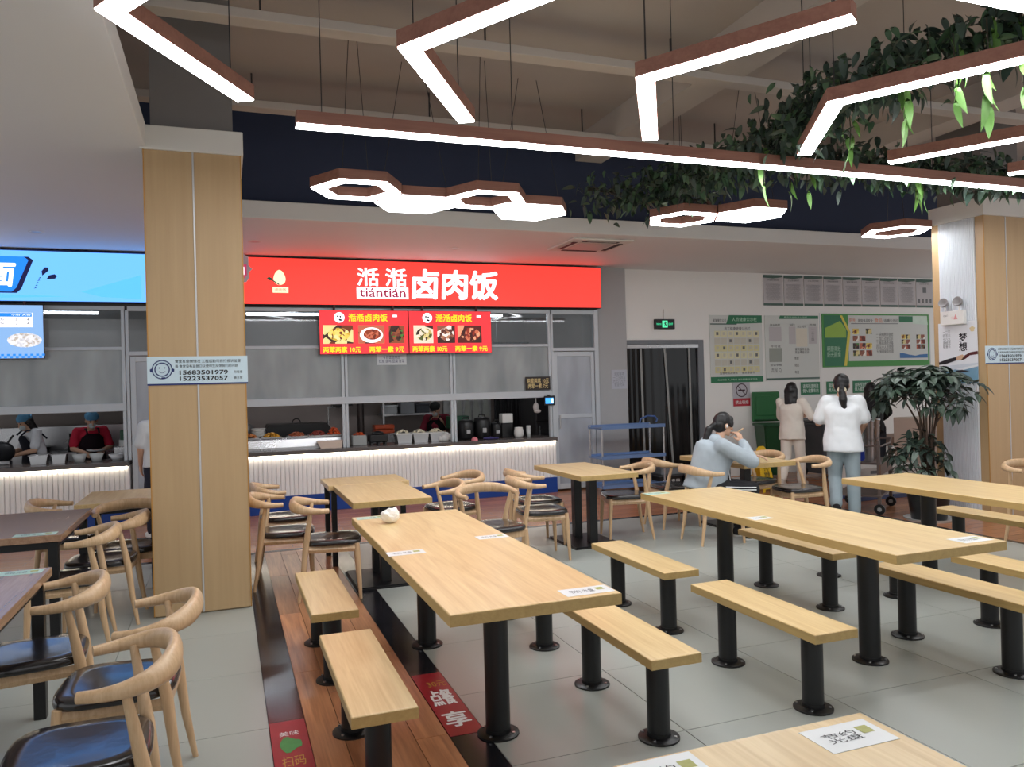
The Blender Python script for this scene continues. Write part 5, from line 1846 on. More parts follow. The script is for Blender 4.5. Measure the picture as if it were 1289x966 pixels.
MB().tube([(-.16, 0, 0.012), (-.14, 0, .07), (-.02, 0, .11), (.1, 0, .1), (.14, 0, .05), (.12, 0, .012)], .013, 8).build('handle', mat('blue_plastic', (60, 92, 150), rough=.4, var=.06), t)
# black crates with white marks
for k, (x, lab) in enumerate(((6.34, 'black crate with white marks on the floor before the curtain, trolley side'), (6.78, 'black crate with white marks on the floor before the curtain, bin side'))):
    t = thing('black_crate', lab, 'crate', (x, 10.45, 0))
    MB().box(-.2, -.16, 0, .2, .16, .17, bev=.01).build('crate', BLKP, t)
    MB().box(-.21, -.17, .17, .21, .17, .19, bev=.006).build('rim', mat('dark_grey_rim', (70, 72, 76), rough=.4, var=.05), t)
    text('食品专用', .3, .06, WHPR, t, frame_y(0, -.161, .1), 'lettering')
    text('小心轻放 请勿倒置', .3, .02, WHPR, t, frame_y(0, -.161, .04), 'lettering')
t = thing('plastic_tub', 'flat grey tub on top of the black crates', 'tub', (6.56, 10.45, .192))
MB().box(-.38, -.15, 0, .38, .15, .1, bev=.015).build('tub', mat('grey_tub', (120, 124, 128), rough=.4, var=.06), t)
# wet floor sign
YELP = mat('yellow_plastic', (232, 190, 20), rough=.4, var=.05)
t = thing('wet_floor_sign', 'yellow folding caution sign under the diner table end', 'sign', (7.24, 9.3, 0), .25)
for s in (-1, 1):
    b = MB()
    b.prism([(-.14, 0), (-.1, 0), (-.09, .04), (.09, .04), (.1, 0), (.14, 0), (.09, .62), (.05, .66), (-.05, .66), (-.09, .62)], -.006, .006, Matrix.Translation((0, s * .13, 0)) @ Matrix.Rotation(s * .2, 4, 'X') @ Matrix(((1, 0, 0, 0), (0, 0, -1, 0), (0, 1, 0, 0), (0, 0, 0, 1))))
    b.build('panel', YELP, t)
text('小心\n地滑', .12, .2, BLKPR, t, Matrix.Translation((0, -.142, 0)) @ Matrix.Rotation(-.2, 4, 'X') @ frame_y(0, 0, .3), 'lettering')

# dish return cart with steel buckets
BRN = mat('brown_laminate', (130, 96, 74), rough=.5, var=.08)
RUST = mat('worn_cart_steel', (120, 104, 98), rough=.4, metal=.4, var=.12)
t = thing('dish_cart', 'worn steel cart on castors behind the potted tree', 'cart', (7.30, 7.45, 0), .6)
for sx in (-1, 1):
    for sy in (-1, 1):
        MB().box(sx * .36 - .018, sy * .24 - .018, .12, sx * .36 + .018, sy * .24 + .018, .86, bev=.003, seg=1).build('post', RUST, t)
        MB().cyl((sx * .36 - .014, sy * .24, .06), (sx * .36 + .014, sy * .24, .06), .06, seg=18).build('wheel', BLKP, t)
        MB().cyl((sx * .36 - .017, sy * .24, .06), (sx * .36 + .017, sy * .24, .06), .025, seg=14).build('wheel_hub', STEEL, t)
for z in (.2, .58):
    MB().box(-.38, -.26, z, .38, .26, z + .025, bev=.004).build('shelf', RUST, t)
MB().box(-.38, -.265, .46, .38, -.25, .58, bev=.004).build('front_panel', BRN, t)
b = MB()
b.tube([(-.37, -.27, .80), (.2, -.27, .80), (.37, -.26, .84), (.38, .25, .84), (-.37, .25, .80), (-.37, -.27, .80)], .01, 8)
b.build('guard_rail', RUST, t)
for x, y, c, lab in ((7.15, 7.35, None, 'shiny steel soup bucket on the dish cart'), (7.46, 7.56, None, 'dull steel soup bucket on the dish cart half hidden by leaves')):
    g = thing('steel_bucket', lab, 'bucket', (x, y, .606))
    o = MB().lathe([(0, 0), (.15, 0), (.155, .02), (.165, .46), (.175, .475), (.172, .485), (.158, .475), (.15, .05), (0, .04)], (0, 0, 0), 28).build('bucket', STEEL, g)
    auto(o)
    for s in (-1, 1):
        MB().tube([(s * .168, -.05, .4), (s * .2, -.03, .4), (s * .2, .03, .4), (s * .168, .05, .4)], .007, 8).build('handle', STEEL, g)
g = thing('blue_cloth', 'bright blue cloth hung on the dish cart rail', 'cloth', (7.0, 7.18, .79))
b = MB()
b.prism([(-.045, .04), (.05, .04), (.06, -.14), (.02, -.17), (-.05, -.13)], -.008, .008, frame_y(0, 0, .0))
b.build('cloth', mat('blue_cloth', (34, 60, 170), rough=.7, var=.1), g)
for k, (x, lab) in enumerate(((7.95, 'white storage carton on the floor behind the dish cart, nearest the ponytailed woman'), (8.52, 'white storage carton on the floor behind the dish cart, nearest the column'))):
    g = thing('storage_carton', lab, 'carton', (x, 8.12, 0))
    MB().box(-.26, -.2, .05, .26, .2, .42, bev=.006).build('carton', mat('white_carton', (206, 204, 200), rough=.6, var=.05), g)
    MB().box(-.28, -.22, 0, .28, .22, .05, bev=.004).build('pallet', mat('blue_pallet', (74, 88, 130), rough=.5, var=.06), g)
    text('食堂用品', .3, .08, GREYPR, g, frame_y(0, -.201, .22), 'lettering')
    plate(.14, .04, GREYPR, g, frame_y(.0, -.201, .36), 'hand_slot', t=.001)
g = thing('side_shelf', 'low brown shelf bench along the wall behind the dish cart', 'shelf', (9.9, 9.4, 0))
MB().box(-.9, -.3, .55, .9, .3, .68, bev=.006).build('board', BRN, g)
for x in (-.85, .85):
    MB().box(x - .03, -.27, 0, x + .03, .27, .55, bev=.004).build('support', BRN, g)
g = thing('beige_cabinet', 'beige drinks cabinet behind the potted tree', 'cabinet', (9.25, 8.3, 0))
MB().box(-.3, -.25, 0, .35, .25, 1.02, bev=.008).build('body', mat('beige_metal', (190, 172, 158), rough=.45, var=.05), g)
for z in (.35, .62):
    MB().box(-.27, -.262, z, .32, -.25, z + .22, bev=.004).build('drawer', mat('beige_drawer', (170, 150, 138), rough=.45, var=.05), g)
g = thing('kettle', 'small steel kettle on the beige cabinet', 'kettle', (9.4, 8.2, 1.02))
MB().lathe([(0, 0), (.09, 0), (.1, .06), (.07, .13), (.03, .16), (0, .17)], (0, 0, 0), 20).build('body', STEEL, g, smooth=True)
MB().tube([(-.08, 0, .1), (-.05, 0, .2), (.05, 0, .2), (.08, 0, .1)], .009, 8).build('handle', BLKP, g)

# ================================================================== PLANTS
LEAFD = [mat('leaf_dark', (50, 64, 56), rough=.4, var=.25, vscale=12), mat('leaf_mid', (70, 88, 74), rough=.4, var=.25, vscale=12), mat('leaf_grey', (98, 112, 102), rough=.45, var=.2, vscale=12)]
LEAFV = [mat('vine_dark', (58, 76, 66), rough=.45, var=.25, vscale=12), mat('vine_mid', (74, 104, 76), rough=.45, var=.25, vscale=12), mat('vine_lamplit', (104, 150, 72), rough=.45, var=.2, vscale=12)]  # last green has the glow of the nearby lamps put into its colour


def leaf_mesh(name, L, W, m, droop=.25, fold=.25):
    b = MB()
    n = 6
    rows = []
    for i in range(n + 1):
        u = i / n
        w = W * (sin(pi * u ** .8) ** .9 if 0 < u < 1 else 0.0)
        z = -droop * L * u * u
        y = L * u
        if w < 1e-4:
            rows.append([b.bm.verts.new((0, y, z))])
        else:
            rows.append([b.bm.verts.new((-w / 2, y, z + fold * w / 2)), b.bm.verts.new((0, y, z)), b.bm.verts.new((w / 2, y, z + fold * w / 2))])
    for a, c in zip(rows, rows[1:]):
        if len(a) == 1:
            b.bm.faces.new((a[0], c[0], c[1]))
            b.bm.faces.new((a[0], c[1], c[2]))
        elif len(c) == 1:
            b.bm.faces.new((a[0], a[1], c[0]))
            b.bm.faces.new((a[1], a[2], c[0]))
        else:
            b.bm.faces.new((a[0], a[1], c[1], c[0]))
            b.bm.faces.new((a[1], a[2], c[2], c[1]))
    me = b.mesh(name, smooth=True, recalc=False)
    me.materials.append(m)
    return me


def aim(p, d, roll, s):
    d = Vector(d).normalized()
    q = d.to_track_quat('Y', 'Z')
    return Matrix.Translation(p) @ q.to_matrix().to_4x4() @ Matrix.Rotation(roll, 4, 'Y') @ Matrix.Diagonal((s, s, s, 1))


def foliage(t, leaves, limit, meshes):
    """leaves: list of (matrix, kind); the first `limit` are leaf objects, the rest one stuff part"""
    for M, k in leaves[:limit]:
        inst('leaf', meshes[k], t, M)
    for k in range(len(meshes)):
        b = bmesh.new()
        cnt = 0
        for M, kk in leaves[limit:]:
            if kk == k:
                n0 = len(b.verts)
                b.from_mesh(meshes[k])
                b.verts.ensure_lookup_table()
                for v in b.verts[n0:]:
                    v.co = M @ v.co
                cnt += 1
        if cnt:
            me = bpy.data.meshes.new('foliage')
            b.to_mesh(me)
            o = link('foliage', me, meshes[k].materials[0], t)
            o['kind'] = 'stuff'
            for p in me.polygons:
                p.use_smooth = True
        b.free()


# potted tree
t = thing('potted_tree', 'dark leaved umbrella tree in a black pot before the fluted column', 'plant', (7.34, 6.55, 0))
o = MB().lathe([(0, .0), (.17, 0), (.18, .02), (.235, .40), (.25, .41), (.25, .44), (.225, .44), (.21, .38), (0, .38)], (0, 0, 0), 32).build('pot', mat('black_pot', (18, 18, 20), rough=.3, var=.1), t)
auto(o)
o = MB().lathe([(0, 0.0), (.24, 0), (.26, .03), (.25, .03), (.2, .01), (0, .01)], (0, 0, .0), 32).build('saucer', CUPM, t)
auto(o)
pr = random.Random(21)
ml = [leaf_mesh('leaf_a', .135, .052, LEAFD[0]), leaf_mesh('leaf_b', .125, .05, LEAFD[1]), leaf_mesh('leaf_c', .13, .05, LEAFD[2])]
lv = []
STEMM = mat('tree_stem', (78, 62, 50), rough=.7, var=.2, vscale=20)
tips = []
for k in range(11):
    a = 2 * pi * k / 11 + pr.uniform(-.2, .2)
    r0 = pr.uniform(.02, .09)
    sp = pr.uniform(.14, .36)
    zt = pr.uniform(1.36, 1.6)
    p0 = Vector((r0 * cos(a), r0 * sin(a), .38))
    p1 = p0 + Vector((cos(a) * .02, sin(a) * .02, .55))
    p2 = Vector((cos(a) * sp * .55, sin(a) * sp * .55, zt * .85))
    p3 = Vector((cos(a) * sp, sin(a) * sp, zt))
    pts = [p0.lerp(p1, u) for u in (0, .5, 1)] + [p1.lerp(p2, .5) + Vector((0, 0, .03)), p2, p3]
    MB().tube(pts, [.014, .013, .012, .010, .008, .005], 7).build('stem', STEMM, t, smooth=True)
    tips.append((p3, p2, a))


def whorl(c, d, n, s, droop):
    d = Vector(d).normalized()
    u = d.orthogonal().normalized()
    v = d.cross(u)
    for k in range(n):
        a = 2 * pi * k / n + pr.uniform(-.25, .25)
        dd = (u * cos(a) + v * sin(a)) + d * pr.uniform(-.1, .35) + Vector((0, 0, -droop))
        lv.append((aim(c + dd.normalized() * .02, dd, pr.uniform(-.4, .4), s * pr.uniform(.8, 1.25)), pr.choice((0, 0, 1, 1, 2))))


for p3, p2, a in tips:
    for j in range(6):
        q = p3 + Vector((pr.uniform(-.16, .16), pr.uniform(-.16, .16), pr.uniform(-.08, .12)))
        whorl(q, (pr.uniform(-.5, .5) + cos(a) * .5, pr.uniform(-.5, .5) + sin(a) * .5, 1), 7, 1.1, .25)
for j in range(58):   # umbrella crown
    a = pr.uniform(0, 2 * pi)
    r = sqrt(pr.uniform(0, 1)) * .54
    q = Vector((r * cos(a) - .02, r * sin(a), 1.70 - .75 * r * r + pr.uniform(-.10, .03)))
    whorl(q, (cos(a) * r, sin(a) * r, 1), 8, 1.15, .3)
for j in range(12):   # drooping rim
    a = pr.uniform(0, 2 * pi)
    q = Vector((.5 * cos(a), .5 * sin(a), pr.uniform(1.24, 1.4)))
    whorl(q, (cos(a), sin(a), .3), 7, 1.15, .7)
for j in range(26):   # low shoots
    a = pr.uniform(0, 2 * pi)
    r = pr.uniform(.1, .34)
    q = Vector((r * cos(a) - .16, r * sin(a), pr.uniform(.55, .98)))
    whorl(q, (cos(a), sin(a), .7), 7, 1.05, .3)
    if j % 3 == 0:
        MB().tube([(0.03 * cos(a), .03 * sin(a), .38), (q.x * .6, q.y * .6, q.z * .8), q], [.007, .005, .003], 6).build('shoot', STEMM, t, smooth=True)
lv = [e for e in lv if not (e[0].translation.x > .29 and e[0].translation.y > -.55)]
pr.shuffle(lv)
lv.sort(key=lambda e: e[0].translation.y)
foliage(t, lv, 300, ml)

# garlands on the ceiling grid
vr = random.Random(5)
mv = [leaf_mesh('vine_leaf_a', .12, .05, LEAFV[0], .35), leaf_mesh('vine_leaf_b', .12, .05, LEAFV[1], .35), leaf_mesh('vine_leaf_c', .2, .05, LEAFV[2], .35)]
BARK = mat('vine_stem', (62, 60, 50), rough=.8, var=.2)


def garland(label, pts, per_m, spread, zsp, hang=(), limit=300, seedk=0):
    P = [Vector(p) for p in pts]
    t = thing('leaf_garland', label, 'garland', tuple(P[0]), group='leaf garlands on the ceiling')
    t0 = P[0]
    L = [p - t0 for p in P]
    b = MB()
    for k in range(3):
        ph = k * 2.1
        q = []
        for a, c in zip(L, L[1:]):
            n = max(2, int((c - a).length / .15))
            for i in range(n):
                u = i / n
                pt = a.lerp(c, u)
                q.append(pt + Vector((.04 * sin(9 * u + ph), .04 * cos(7 * u + ph), .03 * sin(11 * u + ph))))
        q.append(L[-1])
        b.tube(q, .008, 6)
    b.build('stem', BARK, t)
    out = []
    for a, c in zip(L, L[1:]):
        n = int((c - a).length * per_m)
        for i in range(n):
            u = vr.random()
            pt = a.lerp(c, u) + Vector((vr.gauss(0, spread), vr.gauss(0, spread), vr.gauss(0, zsp)))
            d = Vector((vr.uniform(-1, 1), vr.uniform(-1, 1), vr.uniform(-1.3, .3)))
            out.append((aim(pt, d, vr.uniform(-.8, .8), vr.uniform(.7, 1.25)), 0 if vr.random() < .62 else 1))
    vr.shuffle(out)
    hl = []
    for (x, y, z, n, ln) in hang:
        base = Vector((x, y, z)) - t0
        top = Vector((base.x, base.y, base.z + ln))
        MB().tube([top, top.lerp(base, .5) + Vector((.02, .01, 0)), base], [.005, .004, .003], 6).build('tendril', BARK, t)
        for k in range(n):
            u = k / max(1, n - 1)
            pt = top.lerp(base, u) + Vector((vr.uniform(-.03, .03), vr.uniform(-.03, .03), 0))
            hl.append((aim(pt, (vr.uniform(-.6, .6), vr.uniform(-.6, .6), -1.2), vr.uniform(-1, 1), vr.uniform(.75, 1.15)), 2))
    foliage(t, hl + out, limit, mv)
    return t


garland('leaf garland following the cross beam toward the bright hanging leaves',
        [(4.38, 2.75, 3.60), (4.16, 3.4, 3.60), (4.0, 4.2, 3.6), (4.12, 4.8, 3.58), (4.32, 5.6, 3.56), (4.3, 6.4, 3.6), (4.1, 7.0, 3.62)], 480, .13, .09,
        hang=((4.15, 3.02, 3.22, 7, .4), (4.3, 2.95, 3.2, 8, .42), (4.02, 3.12, 3.14, 9, .46), (3.92, 3.25, 3.2, 6, .36), (4.42, 2.9, 3.22, 7, .4), (3.98, 3.62, 3.24, 4, .3), (4.05, 3.7, 3.22, 4, .3), (4.22, 4.35, 3.26, 4, .3), (4.25, 4.45, 3.22, 3, .3),
              (4.15, 5.2, 3.22, 3, .35), (4.62, 5.45, 3.24, 4, .3), (4.75, 5.4, 3.24, 3, .3)), limit=300)
garland('leaf garland running along the long straight lamp toward the fluted column',
        [(4.55, 5.30, 3.50), (5.2, 5.38, 3.52), (5.9, 5.30, 3.50), (6.6, 5.35, 3.50), (7.4, 5.3, 3.52)], 420, .12, .08,
        hang=((5.85, 5.25, 3.2, 4, .3), (5.98, 5.3, 3.22, 3, .3)), limit=300)
garland('sparse leaf garland over the far end of the hall behind the hexagon pair',
        [(3.6, 7.3, 3.66), (4.4, 7.5, 3.64), (5.1, 7.3, 3.66)], 200, .14, .09, limit=200)


# ================================================================== PEOPLE
SKIN = mat('skin', (206, 164, 138), rough=.5, var=.06, vscale=20)
HAIRB = mat('black_hair', (20, 18, 20), rough=.38, var=.3, vscale=40, stretch=(4, 4, .6), bump=.15, bscale=90)
EYE = mat('eye_dark', (30, 24, 22), rough=.2, var=.05)
LIP = mat('lip', (168, 96, 92), rough=.45, var=.05)


def remesh(b, name, voxel, m, parent, wr=0.0, wscale=9.0, smooth=3, seedv=0.0):
    """overlapping closed shapes -> one continuous surface"""
    me = b.mesh(name)
    o = bpy.data.objects.new('tmp_remesh', me)
    COL.objects.link(o)
    md = o.modifiers.new('r', 'REMESH')
    md.mode = 'VOXEL'
    md.voxel_size = voxel
    md.use_smooth_shade = True
    ms = o.modifiers.new('s', 'SMOOTH')
    ms.factor = .5
    ms.iterations = smooth
    bpy.context.view_layer.update()
    dg = bpy.context.evaluated_depsgraph_get()
    m2 = bpy.data.meshes.new_from_object(o.evaluated_get(dg))
    bpy.data.objects.remove(o)
    bpy.data.meshes.remove(me)
    if wr > 0:
        ns = [v.normal.copy() for v in m2.vertices]
        for v, n in zip(m2.vertices, ns):
            c = Vector((v.co.x * wscale, v.co.y * wscale, v.co.z * wscale * .8 + seedv))
            f = noise.noise(c) * .65 + noise.noise(c * 2.1) * .35
            v.co += n * (f * wr)
    for p in m2.polygons:
        p.use_smooth = True
    m2.materials.clear()
    m2.name = name
    return link(name, m2, m, parent)


def hand(b, w, d, n, side, curl=.5, s=1.0):
    """five fingers: w wrist, d finger direction, n palm normal, side +1/-1 towards the thumb"""
    w, d, n = Vector(w), Vector(d).normalized(), Vector(n).normalized()
    t = d.cross(n).normalized() * side
    n = t.cross(d).normalized() * side
    for k, (off, fl) in enumerate(((.027, .95), (.009, 1.05), (-.009, 1.0), (-.026, .8))):
        kn = w + d * (.085 * s) + t * (off * s)
        b.cap(w + t * (off * .5 * s) + d * .01, .014 * s, kn, .0115 * s, 8)
        p = kn
        dd = d.copy()
        for j, ln in enumerate((.042, .026, .02)):
            a = curl * (.55 if j == 0 else .8)
            dd = (dd * cos(a) + n * sin(a)).normalized()
            q = p + dd * (ln * fl * s)
            b.cap(p, (.0098 - .001 * j) * s, q, (.0090 - .001 * j) * s, 8)
            p = q
    p = w + d * .022 * s + t * .022 * s
    q = p + (d * .75 + t * .75 + n * .35).normalized() * .045 * s
    b.cap(w + d * .005, .015 * s, p, .0135 * s, 8)
    b.cap(p, .0125 * s, q, .0105 * s, 8)
    b.cap(q, .0105 * s, q + (d * .95 + t * .1 + n * .5 * curl).normalized() * .03 * s, .009 * s, 8)


def figure(label, loc, rz, J, H=1.62, hair='bob', shirt=None, sleeve='long', pants=None, shoe=None, extras=(), handcfg=None, hp=0.0, hy=0.0, hr=0.0, loose=1.0, cat='person'):
    """J overrides the standing joints (given for 1.62 m, local frame looks along +Y)"""
    k = H / 1.62
    D = dict(pel=(0, 0, .89), wst=(0, 0.005, 1.03), chs=(0, .0, 1.2), nek=(0, .0, 1.345), hed=(0, .02, 1.49), shR=(.165, 0, 1.315), shL=(-.165, 0, 1.315),
             elR=(.2, -.01, 1.06), elL=(-.2, -.01, 1.06), wrR=(.2, .06, .84), wrL=(-.2, .06, .84), hiR=(.085, 0, .86), hiL=(-.085, 0, .86), knR=(.095, .02, .47), knL=(-.095, .02, .47),
             anR=(.095, -.01, .085), anL=(-.095, -.01, .085), toR=(.105, .16, .03), toL=(-.105, .16, .03))
    D.update(J)
    D = {a: Vector(v) * k for a, v in D.items()}
    t = thing('person', label, cat, loc, rz)
    head = Matrix.Translation(D['hed']) @ Matrix.Rotation(hy, 4, 'Z') @ Matrix.Rotation(hp, 4, 'X') @ Matrix.Rotation(hr, 4, 'Y')
    R3 = head.to_3x3()

    def hd(x, y, z):
        return head @ Vector((x * k, y * k, z * k))

    # ---- body, one surface
    b = MB()
    sp = (D['chs'] - D['pel'])
    rot = Vector((0, 0, 1)).rotation_difference(sp.normalized()).to_matrix() if sp.length > 0 else None
    b.ell(D['chs'], (.15 * k, .1 * k, .15 * k), rot=rot)
    b.ell(D['wst'], (.125 * k, .09 * k, .14 * k), rot=rot)
    b.ell(D['pel'], (.155 * k, .11 * k, .12 * k))
    b.cap(D['nek'] - (D['hed'] - D['nek']) * .3, .055 * k, D['hed'] - (D['hed'] - D['nek']) * .35, .047 * k)
    b.cap(D['shR'], .052 * k, D['shL'], .052 * k)
    b.ell(head @ Vector((0, 0, .022 * k)), (.073 * k, .092 * k, .095 * k), 18, 12, rot=R3)
    b.ell(hd(0, .028, -.045), (.052 * k, .06 * k, .062 * k), 14, 10, rot=R3)
    b.cap(hd(0, .088, .005), .010 * k, hd(0, .105, -.028), .013 * k, 8)
    b.ell(hd(0, .082, -.062), (.022 * k, .012 * k, .009 * k), 10, 6, rot=R3)
    b.ell(hd(0, .072, -.09), (.022 * k, .018 * k, .016 * k), 10, 6, rot=R3)
    for s in (-1, 1):
        b.ell(hd(s * .075, -.005, -.01), (.012 * k, .02 * k, .03 * k), 8, 6, rot=R3)
    for q in 'RL':
        b.cap(D['sh' + q], .048 * k, D['el' + q], .038 * k)
        b.cap(D['el' + q], .037 * k, D['wr' + q], .025 * k)
        b.cap(D['hi' + q], .08 * k, D['kn' + q], .056 * k)
        b.cap(D['kn' + q], .054 * k, D['an' + q], .036 * k)
        b.cap(D['an' + q] - Vector((0, .02, .035)) * k, .036 * k, D['to' + q], .026 * k)
        hc = (handcfg or {}).get(q)
        dd = (D['wr' + q] - D['el' + q]).normalized()
        if hc is None:
            hand(b, D['wr' + q], dd, Vector((-1 if q == 'R' else 1, .2, 0)), 1 if q == 'R' else -1, .35, k)
        else:
            hand(b, D['wr' + q], hc[0], hc[1], hc[2], hc[3], k)
    remesh(b, 'body', .0065, SKIN, t, smooth=2)
    # ---- face
    for s in (-1, 1):
        MB().ell(hd(s * .031, .084, .012), (.012 * k, .007 * k, .0075 * k), 10, 6, rot=R3).build('eye', EYE, t, smooth=True)
        MB().ell(hd(s * .032, .088, .034), (.017 * k, .006 * k, .004 * k), 8, 5, rot=R3).build('eyebrow', HAIRB, t, smooth=True)
    MB().ell(hd(0, .092, -.062), (.021 * k, .006 * k, .006 * k), 10, 6, rot=R3).build('mouth', LIP, t, smooth=True)
    # ---- hair
    b = MB()
    if hair:
        b.ell(hd(0, -.016, .034), (.084 * k, .096 * k, .098 * k), 18, 12, rot=R3)
        b.ell(hd(0, -.035, -.005), (.08 * k, .075 * k, .09 * k), 16, 10, rot=R3)
        if hair == 'bob':
            for s in (-1, -.5, 0, .5, 1):
                b.cap(hd(s * .05, -.045 + .012 * abs(s), .0), .055 * k, hd(s * .058, -.06 + .014 * abs(s), -.2), .04 * k)
        elif hair == 'long':
            for s in (-1, -.5, 0, .5, 1):
                b.cap(hd(s * .05, -.05, .0), .052 * k, hd(s * .055, -.075, -.26), .036 * k)
        elif hair == 'pony':
            b.cap(hd(0, -.09, -.02), .035 * k, hd(0, -.12, -.07), .03 * k)
            b.cap(hd(0, -.12, -.07), .036 * k, hd(0.01, -.12, -.17), .045 * k)
            b.cap(hd(0.01, -.12, -.17), .045 * k, hd(0.02, -.1, -.27), .025 * k)
        elif hair == 'lowpony':
            b.cap(hd(0, -.09, -.01), .032 * k, hd(0, -.15, -.07), .028 * k)
            b.cap(hd(0, -.15, -.07), .036 * k, hd(0, -.17, -.25), .04 * k)
            b.cap(hd(0, -.17, -.25), .04 * k, hd(0.0, -.2, -.36), .03 * k)
            b.cap(hd(0.04, .05, .07), .03 * k, hd(.065, .06, .0), .018 * k)
        remesh(b, 'hair', .009, HAIRB, t, wr=.006, wscale=26, smooth=3)
    # ---- clothes
    if shirt:
        b = MB()
        g = .018 * loose * k
        hem = shirt[1] if len(shirt) > 1 else -.02
        dn = (D['pel'] - D['wst']).normalized()
        bot = D['pel'] + dn * ((hem + .06) * k)
        secs = [(D['nek'] - (D['nek'] - D['chs']) * .12, .062 * k, .062 * k), (D['chs'].lerp(D['nek'], .66), .135 * k + g * .5, .078 * k + g * .3), (D['chs'].lerp(D['nek'], .3), .158 * k + g, .098 * k + g * .8), (D['chs'], .155 * k + g, .108 * k + g),
                (D['chs'].lerp(D['wst'], .5), .146 * k + g, .104 * k + g), (D['wst'], .142 * k + g, .103 * k + g), (D['pel'].lerp(D['wst'], .4), .155 * k + g, .112 * k + g), (D['pel'], .163 * k + g, .12 * k + g), (bot, .163 * k + g * 1.2, .122 * k + g)]
        b.tube([q[0] for q in secs], [q[2] for q in secs], 24, flat=[q[1] / q[2] for q in secs])
        b.cap(D['shR'], .062 * k, D['shL'], .062 * k)
        for q in 'RL':
            e = D['el' + q]
            if sleeve == 'short':
                e2 = D['sh' + q].lerp(e, .78)
                b.cap(D['sh' + q], .062 * k + g * .2, e2, .056 * k + g * .55)
            else:
                b.cap(D['sh' + q], .062 * k + g * .3, e, .050 * k + g * .45)
                b.cap(e, .050 * k + g * .4, D['el' + q].lerp(D['wr' + q], .93), .036 * k + g * .3)
        remesh(b, 'shirt', .011, shirt[0], t, wr=.014, wscale=8, smooth=5, seedv=loc[0])
    if pants:
        b = MB()
        b.ell(D['pel'] + Vector((0, 0, .01)), (.168 * k, .125 * k, .13 * k))
        for q in 'RL':
            b.cap(D['hi' + q], .096 * k, D['kn' + q], .076 * k)
            b.cap(D['kn' + q], .076 * k, D['an' + q] + (D['kn' + q] - D['an' + q]) * .06, .064 * k)
        remesh(b, 'trousers', .011, pants, t, wr=.01, wscale=11, smooth=4, seedv=loc[1])
    if shoe:
        for q in 'RL':
            b = MB()
            h0 = D['an' + q] - Vector((0, .03, .045)) * k
            dd = (D['to' + q] - h0)
            b.cap(h0, .043 * k, D['to' + q] + Vector((0, 0, .006)), .036 * k)
            b.cap(h0 + Vector((0, 0, .02)), .043 * k, h0.lerp(D['to' + q], .6) + Vector((0, 0, .02)), .036 * k)
            sh = remesh(b, 'shoe', .008, shoe[0], t, smooth=2)
            if len(shoe) > 1:
                b = MB()
                up = (D['kn' + q] - D['an' + q]).normalized()
                b.cap(h0 - up * .024 * k, .035 * k, D['to' + q] - up * .012 * k, .031 * k)
                remesh(b, 'sole', .008, shoe[1], sh, smooth=2)
    for fn in extras:
        fn(t, D, k, hd, R3)
    return t


def mask(t, D, k, hd, R3):
    b = MB()
    b.ell(hd(0, .062, -.05), (.05 * k, .052 * k, .046 * k), 14, 10, rot=R3)
    b.build('face_mask', mat('face_mask', (196, 204, 206), rough=.7, var=.04), t, smooth=True)


def cap_of(m, brim=False, scale=1.05):
    def f(t, D, k, hd, R3):
        b = MB()
        b.ell(hd(0, -.012, .062), (.09 * k * scale, .102 * k * scale, .072 * k * scale), 16, 10, rot=R3)
        if brim:
            b.ell(hd(0, .1, .05), (.06 * k, .06 * k, .01 * k), 14, 6, rot=R3)
        b.build('cap', m, t, smooth=True)
    return f


def apron_of(m):
    def f(t, D, k, hd, R3):
        b = MB()
        n = 12
        rows = []
        for (p, r, w) in ((D['chs'] + Vector((0, 0, .06 * k)), .155, .45), (D['chs'], .172, .8), (D['wst'], .165, 1.15), (D['pel'], .182, 1.3), (D['pel'] - Vector((0, 0, .25 * k)), .19, 1.2)):
            row = []
            for i in range(n + 1):
                a = pi / 2 + w * (i / n * 2 - 1)
                row.append(b.bm.verts.new((p.x + cos(a) * (r + .03) * k, p.y + sin(a) * r * k, p.z)))
            rows.append(row)
        for a_, c_ in zip(rows, rows[1:]):
            for i in range(n):
                b.bm.faces.new((a_[i], a_[i + 1], c_[i + 1], c_[i]))
        bmesh.ops.solidify(b.bm, geom=list(b.bm.faces), thickness=.008)
        b.build('apron', m, t, smooth=True)
        b = MB()
        for s in (-1, 1):
            b.tube([D['chs'] + Vector((s * .07, .16, .06)) * 1.0, D['nek'] + Vector((s * .075, .06, 0)), D['nek'] + Vector((s * .07, -.07, 0)), D['chs'] + Vector((s * .1, -.135, 0))], .012, 6)
        b.build('apron_strap', m, t, smooth=True)
    return f


def fabric(name, c, rough=.85, var=.08):
    return mat(name, c, rough=rough, var=var, vscale=9, bump=.08, bscale=160)


